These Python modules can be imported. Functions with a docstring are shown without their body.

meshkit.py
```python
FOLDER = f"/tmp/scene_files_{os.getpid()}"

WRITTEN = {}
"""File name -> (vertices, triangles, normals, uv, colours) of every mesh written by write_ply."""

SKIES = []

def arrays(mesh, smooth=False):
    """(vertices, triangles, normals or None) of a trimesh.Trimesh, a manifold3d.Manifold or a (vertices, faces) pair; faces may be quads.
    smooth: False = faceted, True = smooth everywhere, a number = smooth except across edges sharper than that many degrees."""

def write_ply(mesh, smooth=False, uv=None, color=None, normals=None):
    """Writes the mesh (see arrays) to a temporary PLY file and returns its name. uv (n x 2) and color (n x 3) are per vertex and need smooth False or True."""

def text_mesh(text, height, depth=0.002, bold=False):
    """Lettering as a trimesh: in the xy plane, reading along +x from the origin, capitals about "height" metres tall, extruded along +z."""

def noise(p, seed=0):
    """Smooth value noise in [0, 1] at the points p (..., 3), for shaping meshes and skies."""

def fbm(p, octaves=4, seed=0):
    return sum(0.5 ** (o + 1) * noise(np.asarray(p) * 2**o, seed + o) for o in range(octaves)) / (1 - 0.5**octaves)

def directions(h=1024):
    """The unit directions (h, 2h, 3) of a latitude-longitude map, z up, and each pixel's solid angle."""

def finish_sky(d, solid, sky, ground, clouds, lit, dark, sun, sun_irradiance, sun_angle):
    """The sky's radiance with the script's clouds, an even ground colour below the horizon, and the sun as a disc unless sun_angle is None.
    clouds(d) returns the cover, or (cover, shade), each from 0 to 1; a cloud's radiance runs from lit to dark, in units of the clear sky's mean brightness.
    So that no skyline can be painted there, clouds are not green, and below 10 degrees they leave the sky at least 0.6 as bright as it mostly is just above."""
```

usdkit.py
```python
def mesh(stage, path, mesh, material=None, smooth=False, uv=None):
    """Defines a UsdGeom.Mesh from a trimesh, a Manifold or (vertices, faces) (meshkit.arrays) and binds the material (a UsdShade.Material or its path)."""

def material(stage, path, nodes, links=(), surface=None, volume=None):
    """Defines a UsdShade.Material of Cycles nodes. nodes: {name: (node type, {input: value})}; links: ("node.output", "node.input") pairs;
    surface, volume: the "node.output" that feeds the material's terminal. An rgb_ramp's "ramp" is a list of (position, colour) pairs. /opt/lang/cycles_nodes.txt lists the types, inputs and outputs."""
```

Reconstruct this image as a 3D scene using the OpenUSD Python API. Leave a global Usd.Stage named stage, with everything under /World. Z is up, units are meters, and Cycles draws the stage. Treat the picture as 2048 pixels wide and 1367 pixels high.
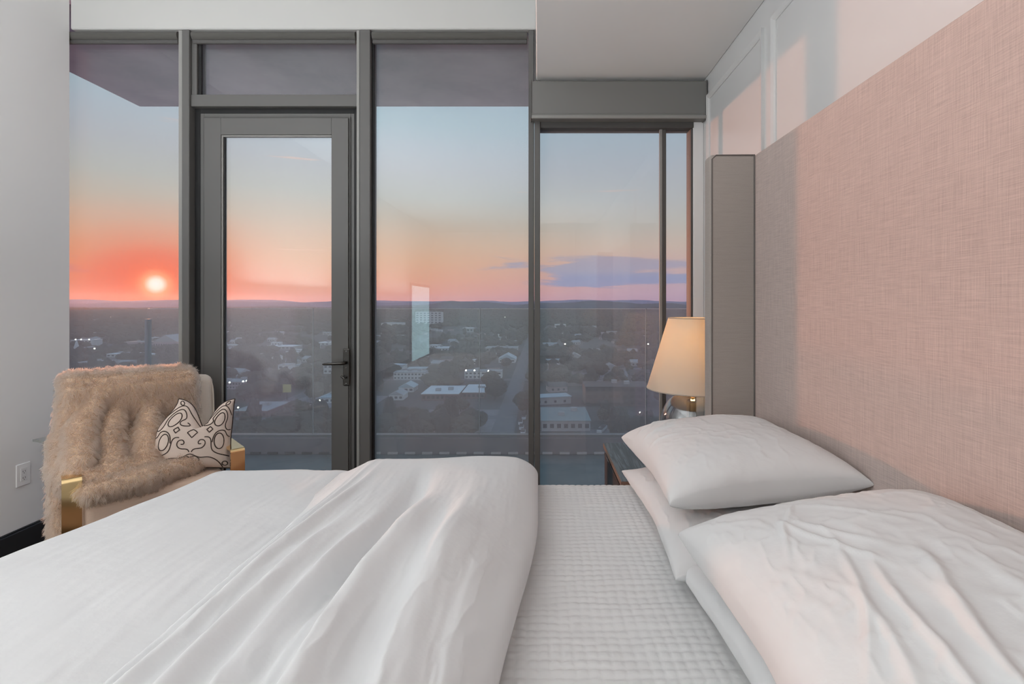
import math, random
import numpy as np, trimesh, manifold3d as m3, usdkit, meshkit
from scipy import ndimage
from scipy.spatial import cKDTree
from pxr import Usd, UsdGeom, UsdLux, UsdShade, Gf, Sdf, Vt

random.seed(7)
rng = np.random.default_rng(7)
PI = math.pi
stage = Usd.Stage.CreateInMemory()
UsdGeom.SetStageUpAxis(stage, 'Z')
UsdGeom.SetStageMetersPerUnit(stage, 1.0)
UsdGeom.Xform.Define(stage, '/World')
UsdGeom.Scope.Define(stage, '/World/Looks')

# ------------------------------------------------------------------ camera, sky, sun, added fill light, exposure
CAMZ = 1.37
cam = UsdGeom.Camera.Define(stage, '/World/camera')
cam.CreateHorizontalApertureAttr(36.0)
cam.CreateFocalLengthAttr(36.0 * 1000 / 2048)
cam.CreateHorizontalApertureOffsetAttr(-36.0 * 52 / 2048)
cam.CreateVerticalApertureOffsetAttr(-36.0 * 78.5 / 2048)
cam.AddTranslateOp().Set((0, 0, CAMZ))
cam.AddRotateXYZOp().Set((90, 0, 0))
cam.CreateClippingRangeAttr((0.05, 100000.0))
cam.CreateExposureAttr(0.0)


def lin(r, g, b):
    c = np.array([r, g, b], float) / 255
    return tuple(np.where(c <= .04045, c / 12.92, ((c + .055) / 1.055) ** 2.4))


SUN = np.array([-0.764, 1.0, 0.037]); SUN /= np.linalg.norm(SUN)
SUNH = np.array([SUN[0], SUN[1], 0]); SUNH /= np.linalg.norm(SUNH)
SKY = 1.04          # the glass takes part of it


def ramp(*stops):
    return [(p, lin(*c)) for p, c in stops]


away = ramp((0, (190, 150, 178)), (.015, (196, 160, 182)), (.04, (196, 164, 176)), (.075, (208, 172, 166)), (.11, (206, 182, 168)), (.15, (190, 182, 174)),
            (.2, (178, 180, 183)), (.26, (172, 179, 190)), (.32, (164, 181, 195)), (.4, (160, 181, 197)), (.6, (138, 164, 192)), (1, (112, 142, 182)))
toward = ramp((0, (232, 148, 146)), (.02, (240, 156, 130)), (.045, (240, 162, 122)), (.08, (232, 172, 130)), (.115, (220, 178, 146)), (.16, (200, 182, 164)),
              (.2, (185, 184, 178)), (.25, (178, 181, 187)), (.29, (173, 184, 195)), (.33, (164, 188, 199)), (.4, (158, 182, 198)), (.6, (138, 164, 192)), (1, (112, 142, 182)))
nodes = {
    'g': ('texture_coordinate', {}), 'xyz': ('separate_xyz', {}),
    'away': ('rgb_ramp', {'ramp': away}), 'toward': ('rgb_ramp', {'ramp': toward}),
    'az': ('vector_math', {'math_type': 'dot_product', 'vector2': tuple(SUNH)}),
    'azr': ('map_range', {'range_type': 'smoothstep', 'from_min': .60, 'from_max': .985, 'to_min': 0, 'to_max': 1, 'clamp': True}),
    'base': ('mix', {}),
    # orange glow round the sun, flattened along the horizon
    'd': ('vector_math', {'math_type': 'subtract', 'vector2': tuple(SUN)}),
    'ds': ('vector_math', {'math_type': 'multiply', 'vector2': (1, 1, 1.55)}),
    'dl': ('vector_math', {'math_type': 'length'}),
    'glow': ('rgb_ramp', {'ramp': [(0, (1, 1, 1)), (.04, (1, 1, 1)), (.075, (.78,) * 3), (.11, (.40,) * 3), (.16, (.13,) * 3), (.22, (0, 0, 0)), (1, (0, 0, 0))]}),
    'g1': ('mix', {'color2': lin(255, 84, 4)}),
    'dl2': ('vector_math', {'math_type': 'length'}),
    'halo': ('rgb_ramp', {'ramp': [(0, (1, 1, 1)), (.009, (1, .9, .8)), (.014, (.42, .28, .12)), (.026, (.1, .03, .0)), (.045, (0, 0, 0)), (1, (0, 0, 0))]}),
    'h1': ('mix', {'mix_type': 'add', 'fac': 1.0}),
    # clouds: long flat banks near the horizon, thin bright streaks
    'map': ('vector_math', {'math_type': 'multiply', 'vector2': (5.0, 5.0, 46.0)}),
    'n': ('noise_texture', {'scale': 1.0, 'detail': 5, 'roughness': .55, 'distortion': .25}),
    'band': ('rgb_ramp', {'ramp': [(0, (0, 0, 0)), (.018, (0, 0, 0)), (.034, (.95,) * 3), (.056, (1, 1, 1)), (.088, (.78,) * 3), (.1, (.0,) * 3), (1, (0, 0, 0))]}),
    'rgt': ('vector_math', {'math_type': 'dot_product', 'vector2': (0.9806, 0.1961, 0)}),
    'azb': ('rgb_ramp', {'ramp': [(0, (.30,) * 3), (.10, (.42,) * 3), (.2, (.62,) * 3), (.26, (.92,) * 3), (.33, (1,) * 3), (.42, (.86,) * 3), (.5, (.6,) * 3), (1, (.55,) * 3)]}),
    'off': ('math', {'math_type': 'multiply', 'value2': .43}),
    'sum': ('math', {'math_type': 'multiply'}),
    'thr': ('math', {'math_type': 'add'}),
    'cm': ('map_range', {'range_type': 'smoothstep', 'from_min': .72, 'from_max': .86, 'to_min': 0, 'to_max': .86, 'clamp': True}),
    'ccol': ('rgb_ramp', {'ramp': ramp((0, (150, 150, 186)), (.05, (134, 148, 188)), (.062, (156, 156, 182)), (.09, (166, 156, 176)), (1, (176, 170, 186)))}),
    'c1': ('mix', {}),
    'map2': ('vector_math', {'math_type': 'multiply', 'vector2': (4.0, 4.0, 90.0)}),
    'n2': ('noise_texture', {'scale': 1.0, 'detail': 4, 'roughness': .5}),
    'st': ('map_range', {'range_type': 'smoothstep', 'from_min': .68, 'from_max': .78, 'to_min': 0, 'to_max': .55, 'clamp': True}),
    'zr': ('rgb_ramp', {'ramp': [(0, (0,) * 3), (.05, (.2,) * 3), (.08, (1,) * 3), (.3, (.8,) * 3), (.4, (0,) * 3), (1, (0,) * 3)]}),
    'stm': ('math', {'math_type': 'multiply'}),
    'c2': ('mix', {'color2': lin(246, 190, 160)}),
    'b': ('background_shader', {'strength': SKY}),
}
links = [('g.generated', 'xyz.vector'), ('xyz.z', 'away.fac'), ('xyz.z', 'toward.fac'), ('g.generated', 'az.vector1'), ('az.value', 'azr.value'),
         ('azr.result', 'base.fac'), ('away.color', 'base.color1'), ('toward.color', 'base.color2'),
         ('g.generated', 'd.vector1'), ('d.vector', 'ds.vector1'), ('ds.vector', 'dl.vector1'), ('dl.value', 'glow.fac'), ('d.vector', 'dl2.vector1'), ('dl2.value', 'halo.fac'),
         ('glow.color', 'g1.fac'), ('c2.color', 'g1.color1'), ('g1.color', 'h1.color1'), ('halo.color', 'h1.color2'),
         ('g.generated', 'map.vector1'), ('map.vector', 'n.vector'), ('xyz.z', 'band.fac'), ('g.generated', 'rgt.vector1'), ('rgt.value', 'azb.fac'),
         ('band.color', 'sum.value1'), ('azb.color', 'sum.value2'), ('sum.value', 'off.value1'), ('off.value', 'thr.value1'), ('n.fac', 'thr.value2'), ('thr.value', 'cm.value'),
         ('xyz.z', 'ccol.fac'), ('cm.result', 'c1.fac'), ('base.color', 'c1.color1'), ('ccol.color', 'c1.color2'),
         ('g.generated', 'map2.vector1'), ('map2.vector', 'n2.vector'), ('n2.fac', 'st.value'), ('xyz.z', 'zr.fac'), ('st.result', 'stm.value1'), ('zr.color', 'stm.value2'),
         ('stm.value', 'c2.fac'), ('c1.color', 'c2.color1'), ('h1.color', 'b.color')]
skym = usdkit.material(stage, '/World/Looks/sky_dome', nodes, links, surface='b.background')
dome = UsdLux.DomeLight.Define(stage, '/World/sky')
UsdShade.MaterialBindingAPI.Apply(dome.GetPrim()).Bind(skym)

sun = UsdLux.DistantLight.Define(stage, '/World/sun')
sun.CreateAngleAttr(1.4)
sun.CreateColorAttr((1.0, .34, .17))
sun.CreateIntensityAttr(.50 / (PI * math.radians(.7) ** 2))     # not normalised: radiance of the disc
mat = Gf.Matrix4d(1.0)
zax = Gf.Vec3d(-.79, 1.0, .039).GetNormalized(); xax = Gf.Cross(Gf.Vec3d(0, 0, 1), zax).GetNormalized(); yax = Gf.Cross(zax, xax)
mat.SetRow3(0, xax); mat.SetRow3(1, yax); mat.SetRow3(2, zax)
sun.AddTransformOp().Set(mat)


def rect_light(name, loc, u, v, w, h, intensity, color):
    """An area light that shines along -cross(u, v)."""
    L = UsdLux.RectLight.Define(stage, '/World/' + name)
    L.CreateWidthAttr(w); L.CreateHeightAttr(h); L.CreateIntensityAttr(intensity); L.CreateColorAttr(color)
    u = Gf.Vec3d(*u).GetNormalized(); v = Gf.Vec3d(*v).GetNormalized(); n = Gf.Cross(u, v)
    t = Gf.Matrix4d(1.0); t.SetRow3(0, u); t.SetRow3(1, v); t.SetRow3(2, n); t.SetTranslateOnly(Gf.Vec3d(*loc))
    L.AddTransformOp().Set(t)


# broad unseen fill lights added behind and beside the camera, aimed at the ceiling
UP = 3.55
rect_light('added_fill', (-1.75, -2.2, 1.55), (1, 0, 0), (0, -1, 0), 1.8, 4.6, UP, (.975, 1, 1.015))
rect_light('added_fill_001', (-2.06, .40, 1.55), (1, 0, 0), (0, -1, 0), 1.26, 1.8, UP * 2.1, (.975, 1, 1.015))
rect_light('added_fill_002', (.48, -1.0, 1.46), (1, 0, 0), (0, -1, 0), .85, 1.85, UP * .75, (1, 1, 1))
rect_light('added_wall_fill', (-1.75, .75, .95), (0, 1, 0), (0, 0, 1), 1.5, 1.3, 2.1, (1, 1, 1))  # unseen fill added to brighten the left wall and the chair

# ------------------------------------------------------------------ helpers
used = {}


def numbered(parent, name):
    k = (parent, name)
    used[k] = used.get(k, -1) + 1
    return name if used[k] == 0 else f'{name}_{used[k]:03d}'


def tag(p, label=None, cat=None, group=None, kind=None):
    for k, v in (('label', label), ('category', cat), ('group', group), ('kind', kind)):
        if v:
            p.SetCustomDataByKey(k, v)
    return p


def obj(name, mesh, mat, parent=None, label=None, cat=None, group=None, kind=None, smooth=False):
    base = '/World' if parent is None else str(parent.GetPath())
    path = base + '/' + numbered(base, name)
    p = usdkit.mesh(stage, path, mesh, mat, smooth=smooth).GetPrim()
    return tag(p, label, cat, group, kind)


def thing(name, label=None, cat=None, loc=(0, 0, 0), rotz=0.0, group=None, kind=None, scale=(1, 1, 1)):
    x = UsdGeom.Xform.Define(stage, '/World/' + numbered('/World', name))
    x.AddTransformOp().Set(xf(loc, rotz, scale))
    return tag(x.GetPrim(), label, cat, group, kind)


def xf(loc, rotz, scale):
    s = Gf.Matrix4d(1.0); s.SetScale(Gf.Vec3d(*scale))
    r = Gf.Matrix4d(1.0); r.SetRotate(Gf.Rotation(Gf.Vec3d(0, 0, 1), math.degrees(rotz)))
    t = Gf.Matrix4d(1.0); t.SetTranslate(Gf.Vec3d(*loc))
    return s * r * t


def dup(src, loc, rotz=0.0, scale=(1, 1, 1), label=None, group=None):
    name = src.GetName()
    path = '/World/' + numbered('/World', name)
    x = UsdGeom.Xform.Define(stage, path)
    x.GetPrim().GetReferences().AddInternalReference(src.GetPath())
    UsdGeom.Xformable(x).MakeMatrixXform().Set(xf(loc, rotz, scale))
    x.GetPrim().SetInstanceable(True)
    was = src.GetCustomData()
    return tag(x.GetPrim(), label or was.get('label'), was.get('category'), group or was.get('group'))


def box(x0, x1, y0, y1, z0, z1, c=.0015):
    c = min(c, .45 * min(x1 - x0, y1 - y0, z1 - z0))
    pts = []
    for sx, sy, sz in np.ndindex(2, 2, 2):
        X, Y, Z = (x0, x1)[sx], (y0, y1)[sy], (z0, z1)[sz]
        ix, iy, iz = X + c * (1 - 2 * sx), Y + c * (1 - 2 * sy), Z + c * (1 - 2 * sz)
        pts += [(X, iy, iz), (ix, Y, iz), (ix, iy, Z)]
    return trimesh.convex.convex_hull(np.array(pts))


def cat_(*ms):
    return trimesh.util.concatenate(list(ms))


def rbox(x0, x1, y0, y1, z0, z1, r, seg=24):
    """Rounded box: hull of eight spheres."""
    b = [m3.Manifold.sphere(r, seg).translate((x, y, z)) for x in (x0 + r, x1 - r) for y in (y0 + r, y1 - r) for z in (z0 + r, z1 - r)]
    return m3.Manifold.batch_hull(b)


def to_tm(man):
    m = man.to_mesh()
    return trimesh.Trimesh(np.array(m.vert_properties[:, :3], float), np.array(m.tri_verts), process=False)


def tube(points, r, sides=8, closed=False):
    p = np.asarray(points, float)
    if closed:
        t = np.roll(p, -1, 0) - np.roll(p, 1, 0)
    else:
        t = np.gradient(p, axis=0)
    t /= np.linalg.norm(t, axis=1, keepdims=True) + 1e-12
    a = np.cross(t, np.where(np.abs(t[:, 2:]) < .9, [0, 0, 1.0], [1.0, 0, 0]))
    a /= np.linalg.norm(a, axis=1, keepdims=True) + 1e-12
    for i in range(1, len(a)):      # carry the frame along
        v = a[i - 1] - t[i] * np.dot(a[i - 1], t[i]); n = np.linalg.norm(v)
        if n > 1e-6: a[i] = v / n
    b = np.cross(t, a); ang = np.arange(sides) * 2 * PI / sides
    rr = np.broadcast_to(r, (len(p),))
    v = p[:, None] + rr[:, None, None] * (np.cos(ang)[None, :, None] * a[:, None] + np.sin(ang)[None, :, None] * b[:, None])
    n = len(p); m = n if closed else n - 1
    i, j = np.meshgrid(np.arange(m), np.arange(sides), indexing='ij')
    q = np.stack([i * sides + j, i * sides + (j + 1) % sides, ((i + 1) % n) * sides + (j + 1) % sides, ((i + 1) % n) * sides + j], -1).reshape(-1, 4)
    f = np.vstack([q[:, [0, 1, 2]], q[:, [0, 2, 3]]]); V = v.reshape(-1, 3)
    if not closed:
        V = np.vstack([V, p[0], p[-1]]); k = n * sides
        j = np.arange(sides); j2 = (j + 1) % sides
        f = np.vstack([f, np.stack([np.full(sides, k), j2, j], 1), np.stack([np.full(sides, k + 1), (n - 1) * sides + j, (n - 1) * sides + j2], 1)])
    return trimesh.Trimesh(V, f[:, ::-1], process=False)


def lathe(profile, sides=48):
    """Revolves (r, z) pairs about z; closed where r is 0."""
    m = trimesh.creation.revolve(np.array(profile, float), sections=sides)
    return m


def grid_faces(n, m):
    i, j = np.meshgrid(np.arange(n - 1), np.arange(m - 1), indexing='ij')
    a = (i * m + j).ravel(); b = ((i + 1) * m + j).ravel(); c = ((i + 1) * m + j + 1).ravel(); d = (i * m + j + 1).ravel()
    return np.vstack([np.stack([a, b, c], 1), np.stack([a, c, d], 1)])


def normals_of(P):
    du = np.gradient(P, axis=0); dv = np.gradient(P, axis=1)
    n = np.cross(du, dv)
    return n / (np.linalg.norm(n, axis=2, keepdims=True) + 1e-12)


def shell(P, t):
    """Closed sheet of thickness t below the grid of points P (n, m, 3)."""
    n, m = P.shape[:2]
    N = normals_of(P)
    Q = P - N * t
    V = np.vstack([P.reshape(-1, 3), Q.reshape(-1, 3)])
    f = grid_faces(n, m); k = n * m
    F = [f, f[:, ::-1] + k]
    idx = np.arange(k).reshape(n, m)
    ring = np.concatenate([idx[:, 0], idx[-1, 1:], idx[::-1, -1][1:], idx[0, ::-1][1:]])
    a, b = ring[:-1], ring[1:]
    F += [np.stack([a, a + k, b + k], 1), np.stack([a, b + k, b], 1)]
    return trimesh.Trimesh(V, np.vstack(F), process=False)


def sn(x, y, s, seed=0, octaves=3):
    """Noise field around 0 on flat coordinates."""
    p = np.stack([np.asarray(x) * s, np.asarray(y) * s, np.full(np.shape(x), seed * 7.3)], -1)
    return meshkit.fbm(p, octaves, seed) - .5


def smooth01(x, a, b):
    t = np.clip((x - a) / (b - a), 0, 1)
    return t * t * (3 - 2 * t)


def drape(e, r):
    """Arc length e past an edge -> (outward, down) over a rounded edge of radius r."""
    a = np.clip(e / r, 0, PI / 2)
    return r * np.sin(a), r * (1 - np.cos(a)) + np.maximum(e - r * PI / 2, 0)


def surface_nets(F, lo, h):
    """Mesh of F = 0 (inside negative) on a regular grid."""
    ins = F < 0
    nx, ny, nz = F.shape
    c = [ins[i:nx - 1 + i, j:ny - 1 + j, k:nz - 1 + k] for i, j, k in np.ndindex(2, 2, 2)]
    cnt = sum(x.astype(int) for x in c)
    act = (cnt > 0) & (cnt < 8)
    ids = -np.ones(act.shape, int); ids[act] = np.arange(act.sum())
    base = np.argwhere(act)
    acc = np.zeros((len(base), 3)); num = np.zeros(len(base))
    cor = list(np.ndindex(2, 2, 2))
    for a in range(8):
        for b in range(a + 1, 8):
            d = np.array(cor[b]) - np.array(cor[a])
            if np.abs(d).sum() != 1: continue
            pa = base + cor[a]; pb = base + cor[b]
            fa = F[tuple(pa.T)]; fb = F[tuple(pb.T)]
            x = (fa < 0) != (fb < 0)
            t = np.where(x, fa / np.where(x, fa - fb, 1), 0)
            acc += np.where(x[:, None], np.array(cor[a]) + t[:, None] * d, 0); num += x
    V = (base + acc / num[:, None]) * h + lo
    faces = []
    for ax in range(3):
        o = [1, 2] if ax == 0 else [2, 0] if ax == 1 else [0, 1]
        sl0 = [slice(1, -1)] * 3; sl1 = [slice(1, -1)] * 3
        sl0[ax] = slice(0, -1); sl1[ax] = slice(1, None)
        A = ins[tuple(sl0)]; B = ins[tuple(sl1)]
        for inside_first in (True, False):
            e = np.argwhere((A & ~B) if inside_first else (~A & B))
            if not len(e): continue
            e = e + 1; e[:, ax] -= 1
            q = []
            for du, dv in ((-1, -1), (0, -1), (0, 0), (-1, 0)):
                p = e.copy(); p[:, o[0]] += du; p[:, o[1]] += dv
                q.append(ids[tuple(p.T)])
            q = np.stack(q, 1)
            if not inside_first: q = q[:, ::-1]
            faces.append(np.vstack([q[:, [0, 1, 2]], q[:, [0, 2, 3]]]))
    f = np.vstack(faces)
    return trimesh.Trimesh(V, f[(f >= 0).all(1)], process=False)


# ------------------------------------------------------------------ materials
L = '/World/Looks/'


def plain(name, color, rough=.6, metal=0.0, spec=.5, bump=None, **kw):
    nd = {'p': ('principled_bsdf', {'base_color': color, 'roughness': rough, 'metallic': metal, 'specular_ior_level': spec, **kw})}
    lk = []
    if bump:
        sc, st, dist = bump
        nd |= {'c': ('texture_coordinate', {}), 'n': ('noise_texture', {'scale': sc, 'detail': 4}), 'b': ('bump', {'strength': st, 'distance': dist})}
        lk = [('c.object', 'n.vector'), ('n.fac', 'b.height'), ('b.normal', 'p.normal')]
    return usdkit.material(stage, L + name, nd, lk, surface='p.BSDF')


def mottled(name, c1, c2, scale, rough=.7, stretch=(1, 1, 1), lo=.35, hi=.65, bump=0.0, detail=4, spec=.5, metal=0.0, **kw):
    nd = {'c': ('texture_coordinate', {}), 'm': ('mapping', {'scale': stretch}), 'n': ('noise_texture', {'scale': scale, 'detail': detail, 'roughness': .6}),
          'r': ('rgb_ramp', {'ramp': [(lo, c1), (hi, c2)]}), 'p': ('principled_bsdf', {'roughness': rough, 'specular_ior_level': spec, 'metallic': metal, **kw})}
    lk = [('c.object', 'm.vector'), ('m.vector', 'n.vector'), ('n.fac', 'r.fac'), ('r.color', 'p.base_color')]
    if bump:
        nd['b'] = ('bump', {'strength': 1.0, 'distance': bump}); lk += [('n.fac', 'b.height'), ('b.normal', 'p.normal')]
    return usdkit.material(stage, L + name, nd, lk, surface='p.BSDF')


def pane(name, tint, ior, dust=0.0, rough=0.0):
    # Schlick's reflectance of both faces of the sheet, without the flip that the fresnel node makes on the way out
    f0 = ((ior - 1) / (ior + 1)) ** 2
    nd = {'w': ('layer_weight', {'blend': .5}), 'p5': ('math', {'math_type': 'power', 'value2': 5.0}), 'f': ('math', {'math_type': 'multiply_add', 'value2': 1 - f0, 'value3': f0}),
          't': ('transparent_bsdf', {'color': tint}), 'g': ('glossy_bsdf', {'color': (1, 1, 1), 'roughness': rough}), 'x': ('mix_closure', {})}
    if dust:        # a film of dust that scatters what falls on it, from both sides
        nd |= {'dd': ('diffuse_bsdf', {'color': (.70, .80, .87)}), 'dt': ('translucent_bsdf', {'color': (.70, .80, .87)}), 'dx': ('mix_closure', {'fac': .5}), 'y': ('mix_closure', {'fac': dust})}
        return usdkit.material(stage, L + name, nd, [('w.facing', 'p5.value1'), ('p5.value', 'f.value1'), ('f.value', 'x.fac'), ('t.BSDF', 'x.closure1'), ('g.BSDF', 'x.closure2'),
                                                     ('dd.BSDF', 'dx.closure1'), ('dt.BSDF', 'dx.closure2'), ('x.closure', 'y.closure1'), ('dx.closure', 'y.closure2')], surface='y.closure')
    return usdkit.material(stage, L + name, nd, [('w.facing', 'p5.value1'), ('p5.value', 'f.value1'), ('f.value', 'x.fac'), ('t.BSDF', 'x.closure1'), ('g.BSDF', 'x.closure2')], surface='x.closure')


def weave(name, color, scale, depth, rough=.9, sheen=.15, streak=.12, stretch=(1, 1, 1)):
    """Woven cloth: two crossed sets of uneven threads."""
    dark = tuple(c * (1 - streak) for c in color); light = tuple(min(1, c * (1 + streak * .5)) for c in color)
    nd = {'c': ('texture_coordinate', {}),
          'm1': ('mapping', {'scale': (scale, scale * .03, scale)}), 'n1': ('noise_texture', {'scale': 1, 'detail': 3, 'roughness': .7}),
          'm2': ('mapping', {'scale': (scale * .03, scale * .5, scale)}), 'n2': ('noise_texture', {'scale': 1, 'detail': 3, 'roughness': .7}),
          'a': ('math', {'math_type': 'add'}), 'h': ('math', {'math_type': 'multiply', 'value2': .5}),
          'r': ('rgb_ramp', {'ramp': [(.38, dark), (.5, color), (.62, light)]}),
          'b': ('bump', {'strength': 1.0, 'distance': depth}),
          'p': ('principled_bsdf', {'roughness': rough, 'sheen_weight': sheen, 'specular_ior_level': .2})}
    lk = [('c.object', 'm1.vector'), ('c.object', 'm2.vector'), ('m1.vector', 'n1.vector'), ('m2.vector', 'n2.vector'), ('n1.fac', 'a.value1'), ('n2.fac', 'a.value2'), ('a.value', 'h.value1'),
          ('h.value', 'r.fac'), ('h.value', 'b.height'), ('r.color', 'p.base_color'), ('b.normal', 'p.normal')]
    return usdkit.material(stage, L + name, nd, lk, surface='p.BSDF')


def linen_headboard(name):
    """Slubby linen on a wall that stands in the yz plane: threads run along y and along z."""
    c = (.52, .425, .39)
    nd = {'c': ('texture_coordinate', {}),
          'm1': ('mapping', {'scale': (1, 420, 9)}), 'n1': ('noise_texture', {'scale': 1, 'detail': 4, 'roughness': .75}),
          'm2': ('mapping', {'scale': (1, 12, 380)}), 'n2': ('noise_texture', {'scale': 1, 'detail': 4, 'roughness': .75}),
          'a': ('math', {'math_type': 'add'}), 'h': ('math', {'math_type': 'multiply', 'value2': .5}),
          'r': ('rgb_ramp', {'ramp': [(.37, tuple(x * .80 for x in c)), (.5, c), (.62, tuple(x * 1.16 for x in c))]}),
          'b': ('bump', {'strength': .8, 'distance': .0012}), 'p': ('principled_bsdf', {'roughness': .95, 'sheen_weight': .1, 'specular_ior_level': .15})}
    lk = [('c.object', 'm1.vector'), ('c.object', 'm2.vector'), ('m1.vector', 'n1.vector'), ('m2.vector', 'n2.vector'), ('n1.fac', 'a.value1'), ('n2.fac', 'a.value2'), ('a.value', 'h.value1'),
          ('h.value', 'r.fac'), ('h.value', 'b.height'), ('r.color', 'p.base_color'), ('b.normal', 'p.normal')]
    return usdkit.material(stage, L + name, nd, lk, surface='p.BSDF')


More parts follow.
